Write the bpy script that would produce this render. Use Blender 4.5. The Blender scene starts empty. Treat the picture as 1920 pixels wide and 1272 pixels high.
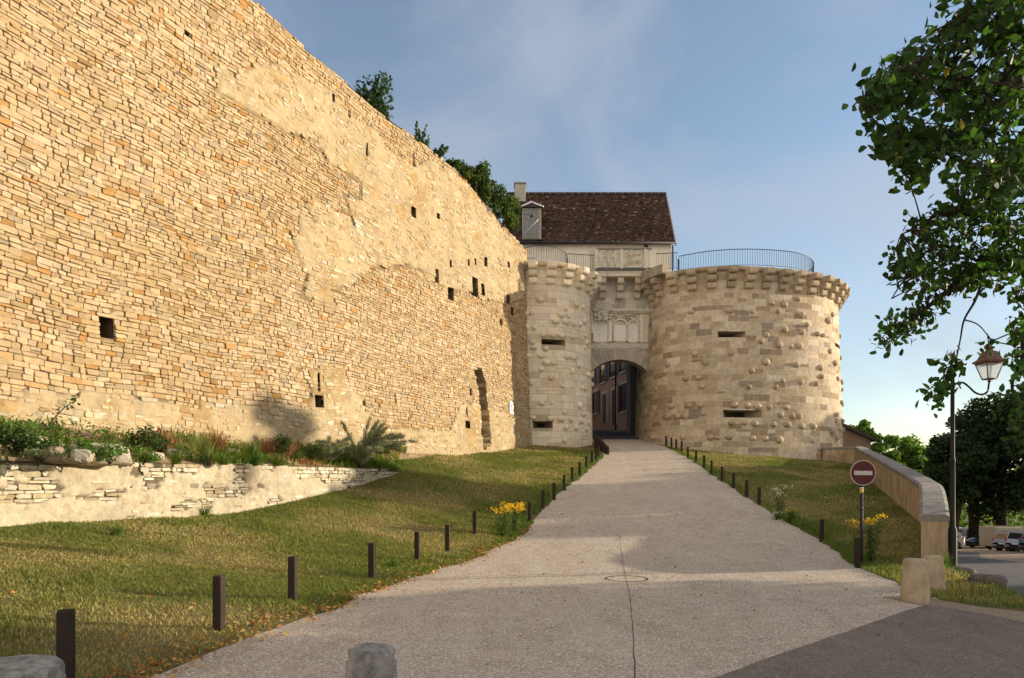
import bpy, math, random
import numpy as np
from mathutils import Vector, Matrix

# ------------------------------------------------------------------ camera, sky, sun, exposure
scn = bpy.context.scene
COL = scn.collection
F, CX, HY, EYE = 1280.0, 960.0, 900.0, 1.68          # focal length (px of the 1920 px photo), horizon row, eye height
cam_d = bpy.data.cameras.new("camera")
cam = bpy.data.objects.new("camera", cam_d); COL.objects.link(cam)
cam.location = (0, 0, EYE); cam.rotation_euler = (math.radians(90), 0, 0)
cam_d.sensor_width = 36; cam_d.lens = 24
cam_d.shift_y = (HY - 636) / 1920.0
cam_d.clip_start = 0.1; cam_d.clip_end = 3000
scn.camera = cam

SUN_AZ = math.atan2(0.98, 0.20)                       # from +Y towards +X
SUN_EL = math.radians(10.5)
w = bpy.data.worlds.new("World"); scn.world = w; w.use_nodes = True
nt = w.node_tree; nt.nodes.clear()
wo = nt.nodes.new("ShaderNodeOutputWorld"); bg = nt.nodes.new("ShaderNodeBackground")
sky = nt.nodes.new("ShaderNodeTexSky"); sky.sky_type = 'NISHITA'; sky.sun_disc = False
sky.sun_elevation = SUN_EL; sky.sun_rotation = SUN_AZ
sky.air_density = 1.0; sky.dust_density = 0.6; sky.ozone_density = 1.5; sky.altitude = 200
bg.inputs["Strength"].default_value = 0.081
# thin high cloud: a pale veil mixed over the sky by direction
tc = nt.nodes.new("ShaderNodeTexCoord"); mp = nt.nodes.new("ShaderNodeMapping")
mp.inputs["Scale"].default_value = (1.5, 1.0, 1.9); mp.inputs["Rotation"].default_value = (0.0, 0.55, 0.3)
n1 = nt.nodes.new("ShaderNodeTexNoise"); n1.inputs["Scale"].default_value = 2.1; n1.inputs["Detail"].default_value = 6; n1.inputs["Roughness"].default_value = 0.5; n1.inputs["Distortion"].default_value = 0.5
r1 = nt.nodes.new("ShaderNodeMapRange"); r1.inputs["From Min"].default_value = 0.42; r1.inputs["From Max"].default_value = 0.72; r1.inputs["To Min"].default_value = 0.14; r1.inputs["To Max"].default_value = 0.80
mx = nt.nodes.new("ShaderNodeMix"); mx.data_type = 'RGBA'
mx.inputs[7].default_value = (2.3, 2.5, 2.9, 1)
nt.links.new(tc.outputs["Generated"], mp.inputs["Vector"]); nt.links.new(mp.outputs[0], n1.inputs["Vector"])
nt.links.new(n1.outputs["Fac"], r1.inputs["Value"]); nt.links.new(r1.outputs[0], mx.inputs[0])
nt.links.new(sky.outputs[0], mx.inputs[6])
# added warm fill light: an unseen cloud-like bright area behind the camera
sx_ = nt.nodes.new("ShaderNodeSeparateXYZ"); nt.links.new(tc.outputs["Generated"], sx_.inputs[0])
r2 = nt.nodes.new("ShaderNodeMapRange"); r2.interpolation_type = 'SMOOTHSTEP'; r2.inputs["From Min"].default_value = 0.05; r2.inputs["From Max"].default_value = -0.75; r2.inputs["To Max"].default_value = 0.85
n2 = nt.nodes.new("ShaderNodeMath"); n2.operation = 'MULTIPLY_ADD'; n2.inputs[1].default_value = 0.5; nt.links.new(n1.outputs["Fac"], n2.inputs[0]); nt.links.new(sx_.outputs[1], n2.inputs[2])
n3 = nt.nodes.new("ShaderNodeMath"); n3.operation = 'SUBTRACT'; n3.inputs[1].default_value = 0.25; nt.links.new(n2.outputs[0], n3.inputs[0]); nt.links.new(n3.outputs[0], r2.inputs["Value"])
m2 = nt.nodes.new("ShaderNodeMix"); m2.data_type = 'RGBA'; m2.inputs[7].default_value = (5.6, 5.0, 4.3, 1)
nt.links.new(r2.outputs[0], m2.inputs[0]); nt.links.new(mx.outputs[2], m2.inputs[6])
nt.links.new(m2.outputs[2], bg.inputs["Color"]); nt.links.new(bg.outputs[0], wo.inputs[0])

SUN_DIR = Vector((math.sin(SUN_AZ) * math.cos(SUN_EL), math.cos(SUN_AZ) * math.cos(SUN_EL), math.sin(SUN_EL)))
sd = bpy.data.lights.new("sun", 'SUN'); sd.energy = 2.75; sd.angle = math.radians(0.55); sd.color = (1.0, 0.85, 0.63)
sun = bpy.data.objects.new("sun", sd); COL.objects.link(sun)
sun.rotation_euler = SUN_DIR.to_track_quat('Z', 'Y').to_euler(); sun.location = (60, 12, 30)

scn.view_settings.view_transform = 'Standard'; scn.view_settings.look = 'None'
scn.view_settings.exposure = 1.5; scn.view_settings.gamma = 1.0
scn.cycles.max_bounces = 6; scn.cycles.diffuse_bounces = 4; scn.cycles.glossy_bounces = 2
scn.cycles.transmission_bounces = 4; scn.cycles.transparent_max_bounces = 6
scn.cycles.use_denoising = True

random.seed(7); RNG = np.random.default_rng(11)
PI = math.pi

# ------------------------------------------------------------------ helpers
ORG = {}
def at(px, py, Y):
    return Vector(((px - CX) / F * Y, Y, EYE + (HY - py) / F * Y))

def tag(o, label=None, cat=None, group=None, kind=None):
    if label: o["label"] = label
    if cat: o["category"] = cat
    if group: o["group"] = group
    if kind: o["kind"] = kind
    return o

def thing(name, loc, label, cat, group=None):
    o = bpy.data.objects.new(name, None); COL.objects.link(o); o.location = loc; o.empty_display_size = 0.3
    ORG[o] = Vector(loc); return tag(o, label, cat, group)

def mesh_obj(name, V, loops, sizes, mats, parent=None, col=None, midx=None, smooth=None):
    V = np.asarray(V, dtype=np.float32).reshape(-1, 3)
    org = Vector((0, 0, 0))
    if parent is not None:
        org = ORG[parent]; V = V - np.array(org, dtype=np.float32)
    loops = np.asarray(loops, dtype=np.int32); sizes = np.asarray(sizes, dtype=np.int32)
    me = bpy.data.meshes.new(name)
    me.vertices.add(len(V)); me.vertices.foreach_set("co", V.ravel())
    me.loops.add(len(loops)); me.loops.foreach_set("vertex_index", loops)
    me.polygons.add(len(sizes))
    me.polygons.foreach_set("loop_start", np.concatenate(([0], np.cumsum(sizes)[:-1])).astype(np.int32))
    me.polygons.foreach_set("loop_total", sizes)
    if midx is not None: me.polygons.foreach_set("material_index", np.asarray(midx, dtype=np.int32))
    if smooth is None:                                   # (a raw mesh would otherwise shade smooth)
        j = globals().get('JOIN_SM'); smooth = j if j is not None and len(j) == len(sizes) else False
    if True:
        s = np.zeros(len(sizes), dtype=bool); s[:] = smooth; me.polygons.foreach_set("use_smooth", s)
    me.update(calc_edges=True)
    if col is not None:
        c = np.ones((len(V), 4), dtype=np.float32); c[:, :3] = np.asarray(col, dtype=np.float32).reshape(-1, 3)
        at_ = me.color_attributes.new("Col", 'FLOAT_COLOR', 'POINT'); at_.data.foreach_set("color", c.ravel())
    for m in (mats if isinstance(mats, (list, tuple)) else [mats]): me.materials.append(m)
    o = bpy.data.objects.new(name, me); COL.objects.link(o)
    if parent is not None: o.parent = parent
    ORG[o] = org
    return o

class MB:
    """collects shapes into one mesh"""
    def __init__(s): s.v = []; s.f = []; s.c = []; s.sm = []
    def add(s, V, Fs, col=None, smooth=False):
        b = len(s.v); s.v += [tuple(p) for p in V]
        s.f += [tuple(b + i for i in f) for f in Fs]; s.sm += [smooth] * len(Fs)
        s.c += [tuple(col) if col is not None else (1, 1, 1)] * len(V)
    def box(s, a, b, col=None, bev=0.0):
        x0, y0, z0 = a; x1, y1, z1 = b
        if bev <= 0:
            V = [(x0,y0,z0),(x1,y0,z0),(x1,y1,z0),(x0,y1,z0),(x0,y0,z1),(x1,y0,z1),(x1,y1,z1),(x0,y1,z1)]
            s.add(V, [(0,3,2,1),(4,5,6,7),(0,1,5,4),(1,2,6,5),(2,3,7,6),(3,0,4,7)], col)
        else:
            k = bev
            def ring(i, z): return [(x0+i,y0+k,z),(x0+k,y0+i,z),(x1-k,y0+i,z),(x1-i,y0+k,z),(x1-i,y1-k,z),(x1-k,y1-i,z),(x0+k,y1-i,z),(x0+i,y1-k,z)]
            V = ring(k*.6, z0) + ring(0, z0+k) + ring(0, z1-k) + ring(k*.6, z1)
            Fs = [tuple(range(7,-1,-1)), tuple(range(24,32))]
            for r in range(3):
                for i in range(8):
                    j = (i+1) % 8; Fs.append((r*8+i, r*8+j, r*8+8+j, r*8+8+i))
            s.add(V, Fs, col)
    def quad(s, *p, col=None): s.add(p, [tuple(range(len(p)))], col)
    def lathe(s, prof, c=(0,0,0), n=20, col=None, smooth=True, jit=0.0):
        V = []; Fs = []; m = len(prof)
        for (r, z) in prof:
            for i in range(n):
                a = 2*PI*i/n; rr = r + (random.uniform(-jit, jit) if jit else 0)
                V.append((c[0]+rr*math.cos(a), c[1]+rr*math.sin(a), c[2]+z))
        for k in range(m-1):
            for i in range(n):
                j = (i+1) % n; Fs.append((k*n+i, k*n+j, k*n+n+j, k*n+n+i))
        s.add(V, Fs, col, smooth)
        b = len(s.v)
        s.f += [tuple(b-m*n+i for i in range(n-1,-1,-1)), tuple(b-n+i for i in range(n))]; s.sm += [False, False]
    def tube(s, pts, r, n=8, col=None, smooth=True):
        pts = [Vector(p) for p in pts]; rs = r if isinstance(r, (list, tuple)) else [r]*len(pts)
        V = []; Fs = []; up = Vector((0.13, 0.27, 0.95))
        for i, p in enumerate(pts):
            d = (pts[min(i+1, len(pts)-1)] - pts[max(i-1, 0)])
            d = d.normalized() if d.length > 1e-9 else Vector((0,0,1))
            u = d.cross(up if abs(d.dot(up)) < 0.95 else Vector((1,0,0))).normalized(); v = d.cross(u)
            for k in range(n):
                a = 2*PI*k/n; q = p + (u*math.cos(a) + v*math.sin(a))*rs[i]; V.append(tuple(q))
        for i in range(len(pts)-1):
            for k in range(n):
                j = (k+1) % n; Fs.append((i*n+k, i*n+j, i*n+n+j, i*n+n+k))
        Fs.append(tuple(range(n-1,-1,-1))); Fs.append(tuple(range(len(pts)*n-n, len(pts)*n)))
        s.add(V, Fs, col, smooth)
    def prism(s, poly, frame, h, col=None):
        """poly: 2-D outline in (u,v); frame: (origin,u,v,w) vectors; extruded h along w"""
        o, u, v, w_ = frame; n = len(poly)
        V = [o+u*a+v*b for a, b in poly] + [o+u*a+v*b+w_*h for a, b in poly]
        Fs = [tuple(range(n-1,-1,-1)), tuple(range(n, 2*n))] + [(i, (i+1) % n, n+(i+1) % n, n+i) for i in range(n)]
        s.add(V, Fs, col)
    def ball(s, c, r, n=8, m=6, col=None, jit=0.0):
        """ellipsoid, r = (rx,ry,rz) vectors or floats"""
        rx, ry, rz = [Vector(q) for q in r] if isinstance(r[0], (Vector, tuple)) else [Vector((r[0],0,0)), Vector((0,r[1],0)), Vector((0,0,r[2]))]
        c = Vector(c); V = []; Fs = []
        for k in range(1, m):
            t = PI*k/m
            for i in range(n):
                a = 2*PI*i/n; q = 1+random.uniform(-jit, jit)
                V.append(c + (rx*math.cos(a)*math.sin(t) + ry*math.sin(a)*math.sin(t) + rz*math.cos(t))*q)
        V += [c+rz, c-rz]; T = len(V)-2
        for k in range(m-2):
            for i in range(n):
                j = (i+1) % n; Fs.append((k*n+i, k*n+n+i, k*n+n+j, k*n+j))
        for i in range(n):
            j = (i+1) % n; Fs.append((T, i, j)); Fs.append((T+1, (m-2)*n+j, (m-2)*n+i))
        s.add(V, Fs, col, True)
    def build(s, name, mat, parent=None):
        return mesh_obj(name, s.v, [i for f in s.f for i in f], [len(f) for f in s.f], mat, parent, col=s.c, smooth=s.sm)

def grid_obj(name, P, mat, parent=None, col=None, smooth=True, mask=None):
    """P: (n,m,3) array of points"""
    n, m = P.shape[:2]; idx = np.arange(n*m).reshape(n, m)
    q = np.stack([idx[:-1, :-1], idx[1:, :-1], idx[1:, 1:], idx[:-1, 1:]], -1)
    if mask is not None: q = q[mask]
    q = q.reshape(-1, 4)
    return mesh_obj(name, P.reshape(-1, 3), q.ravel(), np.full(len(q), 4), mat, parent, col=col, smooth=smooth)

# cheap smooth value noise on numpy arrays
_T = RNG.random((64, 64))
def vnoise(x, y, seed=0):
    x = np.asarray(x, float) + seed*7.31; y = np.asarray(y, float) + seed*3.77
    xi = np.floor(x).astype(int); yi = np.floor(y).astype(int); fx = x-xi; fy = y-yi
    fx = fx*fx*(3-2*fx); fy = fy*fy*(3-2*fy)
    g = lambda a, b: _T[a & 63, b & 63]
    return (g(xi, yi)*(1-fx)+g(xi+1, yi)*fx)*(1-fy) + (g(xi, yi+1)*(1-fx)+g(xi+1, yi+1)*fx)*fy
def fbm(x, y, o=4, seed=0):
    t = 0; a = 0.5; f = 1.0
    for k in range(o): t = t + a*vnoise(np.asarray(x)*f, np.asarray(y)*f, seed+k); a *= .5; f *= 2.03
    return t
def inpoly(x, y, poly):
    x = np.asarray(x); y = np.asarray(y); r = np.zeros(x.shape, bool); n = len(poly)
    for i in range(n):
        x0, y0 = poly[i]; x1, y1 = poly[(i+1) % n]
        if y0 == y1: continue
        c = ((y0 > y) != (y1 > y)) & (x < (x1-x0)*(y-y0)/(y1-y0)+x0); r ^= c
    return r

# ------------------------------------------------------------------ materials
def mat_new(name):
    m = bpy.data.materials.new(name); m.use_nodes = True
    t = m.node_tree; b = t.nodes["Principled BSDF"]
    return m, t, b
def node(t, kind, **kw):
    n = t.nodes.new(kind)
    for k, v in kw.items():
        if k in n.inputs: n.inputs[k].default_value = v
        else: setattr(n, k, v)
    return n
def mixc(t, fac, a, b, mode='MIX'):
    n = t.nodes.new("ShaderNodeMix"); n.data_type = 'RGBA'; n.blend_type = mode
    for sock, val in ((0, fac), (6, a), (7, b)):
        if isinstance(val, (int, float)): n.inputs[sock].default_value = val
        elif isinstance(val, tuple): n.inputs[sock].default_value = (*val, 1)
        else: t.links.new(val, n.inputs[sock])
    return n.outputs[2]
def ramp(t, val, a, b, lo=0.0, hi=1.0):
    n = node(t, "ShaderNodeMapRange"); n.inputs["From Min"].default_value = a; n.inputs["From Max"].default_value = b
    n.inputs["To Min"].default_value = lo; n.inputs["To Max"].default_value = hi; t.links.new(val, n.inputs["Value"]); return n.outputs[0]
def noise(t, scale, detail=4, rough=0.55, vec=None, dist=0.0):
    n = node(t, "ShaderNodeTexNoise", Scale=scale, Detail=detail, Roughness=rough, Distortion=dist)
    if vec is not None: t.links.new(vec, n.inputs["Vector"])
    return n.outputs["Fac"]
def coord(t, scale=(1, 1, 1)):
    c = t.nodes.new("ShaderNodeTexCoord"); m = t.nodes.new("ShaderNodeMapping"); m.inputs["Scale"].default_value = scale
    t.links.new(c.outputs["Object"], m.inputs["Vector"]); return m.outputs[0]
def bump(t, b, h, dist=0.02, strength=0.6):
    n = node(t, "ShaderNodeBump"); n.inputs["Strength"].default_value = strength; n.inputs["Distance"].default_value = dist
    t.links.new(h, n.inputs["Height"]); t.links.new(n.outputs[0], b.inputs["Normal"])

def m_stone(name, tint=(1, 1, 1), scale=9.0, var=0.35, bumpd=0.02, rough=0.9, stain=None, stain_amt=0.0):
    """stone whose own colour comes per block from the mesh, broken up by grain"""
    m, t, b = mat_new(name); v = coord(t)
    a = node(t, "ShaderNodeVertexColor", layer_name="Col")
    g = noise(t, scale, 6, 0.65, v); g2 = noise(t, scale*5.5, 4, 0.7, v)
    f = ramp(t, g, 0.3, 0.75, 1-var, 1+var*0.6)
    f2 = ramp(t, g2, 0.3, 0.7, 0.86, 1.12)
    mm = node(t, "ShaderNodeMath", operation='MULTIPLY'); t.links.new(f, mm.inputs[0]); t.links.new(f2, mm.inputs[1])
    cc = node(t, "ShaderNodeCombineColor")
    for i in range(3): t.links.new(mm.outputs[0], cc.inputs[i])
    c = mixc(t, 1.0, a.outputs[0], cc.outputs[0], 'MULTIPLY')
    if tint != (1, 1, 1): c = mixc(t, 1.0, c, tint, 'MULTIPLY')
    if stain:
        s = noise(t, 0.8, 5, 0.65, coord(t, (1, 1, 0.22)))
        c = mixc(t, ramp(t, s, 0.52, 0.72, 0, stain_amt), c, stain)
    t.links.new(c, b.inputs["Base Color"]); b.inputs["Roughness"].default_value = rough; b.inputs["Specular IOR Level"].default_value = 0.15
    ad = node(t, "ShaderNodeMath", operation='ADD'); t.links.new(g, ad.inputs[0]); t.links.new(g2, ad.inputs[1])
    bump(t, b, ad.outputs[0], bumpd, 0.7)
    return m
def m_flat(name, col, rough=0.6, metal=0.0, var=0.15, scale=14.0, bumpd=0.0, spec=0.4):
    m, t, b = mat_new(name)
    g = noise(t, scale, 5, 0.6, coord(t))
    c = mixc(t, ramp(t, g, 0.3, 0.7), tuple(x*(1-var) for x in col), tuple(min(1, x*(1+var)) for x in col))
    t.links.new(c, b.inputs["Base Color"]); b.inputs["Roughness"].default_value = rough; b.inputs["Metallic"].default_value = metal
    b.inputs["Specular IOR Level"].default_value = spec
    if bumpd: bump(t, b, g, bumpd, 0.6)
    return m
def m_leaf(name, trans=0.35, rough=0.55, tint=(1, 1, 1), spec=0.25):
    m, t, b = mat_new(name)
    a = node(t, "ShaderNodeVertexColor", layer_name="Col"); c = a.outputs[0]
    if tint != (1, 1, 1): c = mixc(t, 1.0, c, tint, 'MULTIPLY')
    t.links.new(c, b.inputs["Base Color"]); b.inputs["Roughness"].default_value = rough; b.inputs["Specular IOR Level"].default_value = spec
    tr = node(t, "ShaderNodeBsdfTranslucent")
    t.links.new(mixc(t, 1.0, c, (1.5, 1.6, 0.7), 'MULTIPLY'), tr.inputs["Color"])
    ms = node(t, "ShaderNodeMixShader"); ms.inputs[0].default_value = trans
    out = t.nodes["Material Output"]
    t.links.new(b.outputs[0], ms.inputs[1]); t.links.new(tr.outputs[0], ms.inputs[2]); t.links.new(ms.outputs[0], out.inputs[0])
    return m

M = {}
M['wall'] = m_stone("rampart_stone", scale=7, var=0.24, bumpd=0.012, stain=(0.27, 0.18, 0.09), stain_amt=0.32)
M['tower'] = m_stone("tower_stone", scale=5, var=0.30, bumpd=0.004, stain=(0.30, 0.25, 0.19), stain_amt=0.35)
M['pale'] = m_stone("pale_tower_stone", scale=4, var=0.20, bumpd=0.006, stain=(0.42, 0.36, 0.27), stain_amt=0.35)
M['white'] = m_stone("carved_stone", scale=10, var=0.25, bumpd=0.012, stain=(0.20, 0.19, 0.17), stain_amt=0.45)
M['rubble'] = m_stone("rubble_stone", scale=8, var=0.35, bumpd=0.012, stain=(0.25, 0.22, 0.17), stain_amt=0.45)
M['rock'] = m_stone("weathered_rock", scale=6, var=0.4, bumpd=0.03)
M['tile'] = m_stone("clay_tile", scale=6, var=0.35, bumpd=0.008, rough=0.85)
M['leaf'] = m_leaf("leaf", 0.38)
M['leaf_dark'] = m_leaf("dark_leaf", 0.22)
M['blade'] = m_leaf("grass_blade", 0.28, 0.7, spec=0.1)
M['dryleaf'] = m_leaf("dead_leaf", 0.15, 0.8, spec=0.1)
M['bark'] = m_flat("bark", (0.055, 0.042, 0.032), 0.95, var=0.45, scale=18, bumpd=0.02, spec=0.1)
M['wood'] = m_flat("dark_timber", (0.030, 0.020, 0.014), 0.75, var=0.55, scale=22, bumpd=0.004, spec=0.25)
M['iron'] = m_flat("grey_iron", (0.045, 0.05, 0.058), 0.55, 0.3, 0.2)
M['green_iron'] = m_flat("dark_green_iron", (0.010, 0.013, 0.012), 0.7, 0.0, 0.25)
M['copper'] = m_flat("brown_copper", (0.16, 0.075, 0.05), 0.6, 0.3, 0.3)
M['cream'] = m_flat("cream_render", (0.74, 0.67, 0.56), 0.9, var=0.10, scale=3, bumpd=0.006, spec=0.1)
M['pink'] = m_flat("pink_render", (0.52, 0.35, 0.25), 0.9, var=0.12, scale=2, bumpd=0.006, spec=0.1)
M['shutter'] = m_flat("slate_blue_shutter", (0.035, 0.05, 0.075), 0.6, var=0.2)
M['greywood'] = m_flat("grey_weathered_wood", (0.22, 0.22, 0.22), 0.85, var=0.3, scale=9)
M['gap'] = m_flat("dark_void", (0.012, 0.010, 0.008), 0.95, spec=0.05)
M['whitepaint'] = m_flat("white_paint", (0.75, 0.73, 0.70), 0.5, var=0.05)
M['signred'] = m_flat("sign_red", (0.085, 0.004, 0.007), 0.4, var=0.08)
M['yellowpaint'] = m_flat("yellow_band", (0.62, 0.42, 0.08), 0.5, var=0.08)
M['petal'] = m_leaf("yellow_petal", 0.25, 0.6)
M['rubber'] = m_flat("tyre_rubber", (0.015, 0.015, 0.016), 0.8)
M['alloy'] = m_flat("wheel_alloy", (0.45, 0.46, 0.48), 0.35, 0.7, 0.1)
M['redlamp'] = m_flat("red_lamp", (0.40, 0.01, 0.01), 0.25)
M['clearlamp'] = m_flat("clear_lamp", (0.75, 0.78, 0.8), 0.15)
M['carglass'] = m_flat("tinted_glass", (0.02, 0.026, 0.03), 0.06, var=0.05, spec=0.8)
M['beige'] = m_flat("beige_panel", (0.42, 0.38, 0.30), 0.6, var=0.06)
M['plastic'] = m_flat("black_plastic", (0.02, 0.02, 0.022), 0.6)

def m_glass():
    m, t, b = mat_new("milky_lantern_glass")
    b.inputs["Base Color"].default_value = (0.75, 0.80, 0.82, 1); b.inputs["Roughness"].default_value = 0.35
    tr = node(t, "ShaderNodeBsdfTranslucent"); tr.inputs["Color"].default_value = (0.85, 0.9, 0.92, 1)
    tp = node(t, "ShaderNodeBsdfTransparent"); tp.inputs["Color"].default_value = (0.9, 0.93, 0.94, 1)
    a = node(t, "ShaderNodeMixShader"); a.inputs[0].default_value = 0.5
    c = node(t, "ShaderNodeMixShader"); c.inputs[0].default_value = 0.45
    t.links.new(b.outputs[0], a.inputs[1]); t.links.new(tr.outputs[0], a.inputs[2])
    t.links.new(a.outputs[0], c.inputs[1]); t.links.new(tp.outputs[0], c.inputs[2])
    t.links.new(c.outputs[0], t.nodes["Material Output"].inputs[0]); return m
M['glass'] = m_glass()

def m_ground():
    m, t, b = mat_new("lawn_earth"); v = coord(t)
    big = noise(t, 0.35, 5, 0.6, v); fine = noise(t, 30, 4, 0.7, v); mid = noise(t, 2.2, 5, 0.65, v)
    c = mixc(t, ramp(t, big, 0.38, 0.62), (0.12, 0.13, 0.04), (0.25, 0.20, 0.09))
    c = mixc(t, ramp(t, mid, 0.42, 0.68), c, (0.20, 0.15, 0.075))
    c = mixc(t, ramp(t, fine, 0.3, 0.7, 0.0, 0.5), c, (0.05, 0.05, 0.02))
    t.links.new(c, b.inputs["Base Color"]); b.inputs["Roughness"].default_value = 1; b.inputs["Specular IOR Level"].default_value = 0.05
    bump(t, b, fine, 0.03, 0.8); return m
M['ground'] = m_ground()
def m_gravel(name, a, bcol, speck=True, s=1.0):
    m, t, b = mat_new(name); v = coord(t)
    big = noise(t, 0.28*s, 5, 0.6, v); mid = noise(t, 3.0*s, 6, 0.7, v); fine = noise(t, 55*s, 3, 0.75, v)
    vo = node(t, "ShaderNodeTexVoronoi", Scale=60.0*s); t.links.new(v, vo.inputs["Vector"])
    c = mixc(t, ramp(t, big, 0.35, 0.65), a, bcol)
    c = mixc(t, ramp(t, mid, 0.38, 0.66, 0, 0.6), c, tuple(x*0.66 for x in a))
    wr = noise(t, 0.9*s, 5, 0.65, coord(t, (1.6, .5, 1)), 1.2); c = mixc(t, ramp(t, wr, 0.46, 0.66, 0, 0.55), c, tuple(min(.7, x*1.12) for x in bcol)); c = mixc(t, ramp(t, wr, 0.42, 0.30, 0, 0.5), c, tuple(x*0.6 for x in a))
    c = mixc(t, ramp(t, fine, 0.45, 0.62, 0, 0.85), c, tuple(x*0.36 for x in a))
    if speck:
        sp = node(t, "ShaderNodeSeparateColor"); t.links.new(vo.outputs["Color"], sp.inputs[0])
        c = mixc(t, ramp(t, sp.outputs[0], 0.80, 0.95, 0, 0.75), c, tuple(min(0.8, x*1.5) for x in bcol))
        c = mixc(t, ramp(t, sp.outputs[1], 0.78, 0.97, 0, 0.45), c, tuple(x*0.55 for x in a))
    t.links.new(c, b.inputs["Base Color"]); b.inputs["Roughness"].default_value = 0.95; b.inputs["Specular IOR Level"].default_value = 0.1
    ad = node(t, "ShaderNodeMath", operation='SUBTRACT'); t.links.new(fine, ad.inputs[0]); t.links.new(vo.outputs["Distance"], ad.inputs[1])
    bump(t, b, ad.outputs[0], 0.012, 0.7); return m
M['gravel'] = m_gravel("pink_grey_gravel", (0.60, 0.485, 0.39), (0.68, 0.56, 0.455))
M['asphalt'] = m_gravel("worn_asphalt", (0.25, 0.205, 0.175), (0.30, 0.25, 0.215), True, 1.6)
M['bluegrey'] = m_gravel("grey_asphalt", (0.14, 0.14, 0.148), (0.17, 0.168, 0.17), True, 1.6)
M['dust'] = m_gravel("pale_dust", (0.36, 0.28, 0.20), (0.42, 0.33, 0.25), True, 1.2)
def m_soil():
    m, t, b = mat_new("orange_soil"); v = coord(t)
    g = noise(t, 1.6, 6, 0.65, v); h = noise(t, 14, 5, 0.7, v)
    c = mixc(t, ramp(t, g, 0.35, 0.68), (0.20, 0.13, 0.07), (0.36, 0.21, 0.08))
    c = mixc(t, ramp(t, h, 0.45, 0.7, 0, 0.8), c, (0.42, 0.36, 0.27))
    t.links.new(c, b.inputs["Base Color"]); b.inputs["Roughness"].default_value = 1; bump(t, b, h, 0.06, 0.9); return m
M['soil'] = m_soil()
def m_render(name, base, dark, lightc, ss=1.5, sz=.16, gs=3.5, bd=.012):
    m, t, b = mat_new(name)
    st = noise(t, ss, 6, 0.7, coord(t, (1, 1, sz))); g = noise(t, gs, 6, 0.7, coord(t)); h = noise(t, 26, 4, 0.7, coord(t))
    c = mixc(t, ramp(t, g, 0.4, 0.65), base, lightc)
    c = mixc(t, ramp(t, st, 0.44, 0.70, 0, 0.8), c, dark)
    t.links.new(c, b.inputs["Base Color"]); b.inputs["Roughness"].default_value = 0.95; bump(t, b, h, bd, 0.8); return m
M['streaked'] = m_render("streaked_render", (0.44, 0.31, 0.18), (0.17, 0.12, 0.075), (0.54, 0.43, 0.29), 3.4, .28, 1.8, .02)
M['coping'] = m_render("grey_coping", (0.20, 0.185, 0.165), (0.10, 0.095, 0.085), (0.32, 0.29, 0.25))
M['bollard'] = m_render("bollard_stone", (0.42, 0.33, 0.22), (0.24, 0.18, 0.12), (0.54, 0.44, 0.31), 5, .5, 5, .02)
M['greystone'] = m_render("mossy_grey_stone", (0.20, 0.195, 0.18), (0.07, 0.075, 0.07), (0.42, 0.39, 0.35), 9, .5, 5, .03)

# ------------------------------------------------------------------ the lie of the land
def tab(*p):
    xs, ys = zip(*p); return lambda y: np.interp(y, xs, ys)
R_ = tab((-40, -0.6), (0, 0), (14, 0), (17, .12), (20, .5), (23, 1.0), (26, 1.45), (30, 2.05), (34, 2.75), (37, 3.3), (40, 3.8), (42, 4.1), (50, 5.15), (60, 6.0), (90, 8), (400, 9))
RL = tab((-40, -8), (0, -4.4), (5.8, -3.15), (6.6, -2.9), (8.1, -2.5), (10.3, -2.1), (13.4, -1.15), (17.2, .07), (23.5, 1.47), (26.8, 2.4), (34, 4.5), (37, 4.85), (42, 4.85), (60, 3.5), (400, 3))
RR = tab((-40, 6), (0, 6.0), (8, 5.9), (9.6, 5.95), (13.2, 6.68), (17.2, 7.8), (23.5, 8.08), (26.8, 8.33), (34, 8.85), (42, 8.35), (49, 8.8), (60, 8.4), (400, 8.4))
XW = lambda Y: -17.92 + .5*np.asarray(Y, float)                   # face of the rampart
LXt = tab((-40, -24), (0, -13.5), (11.5, -8.6), (23, -3.85), (27, -4.2), (30.6, -2.5), (37.3, .9), (42, 1.2), (400, 1.2))
ZL = tab((-40, .9), (5, .92), (11.5, .90), (15.95, .87), (18.3, 1.11), (20, 1.37), (23, 1.86), (27, 2.68), (30.6, 2.85), (34, 3.15), (37.3, 3.6), (42, 4.2), (400, 9))
WX = tab((-40, 7.2), (0, 7.0), (10, 7.4), (13.4, 8.05), (18, 10.8), (21, 12.05), (25, 13.7), (30, 15.8), (34, 17.4), (38, 19.1), (42, 20.6), (60, 21), (400, 21))
ZW = tab((-40, -.5), (0, -.02), (10, -.04), (13.4, .12), (18, .54), (19.5, .67), (30, 1.6), (38, 2.55), (42, 3), (60, 3), (400, 3))
ZO = tab((-40, 0), (8, -.05), (10, -.1), (13.4, -.17), (20, -.75), (30, -1.75), (40, -2.75), (55, -4.05), (75, -4.8), (400, -8))
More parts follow.
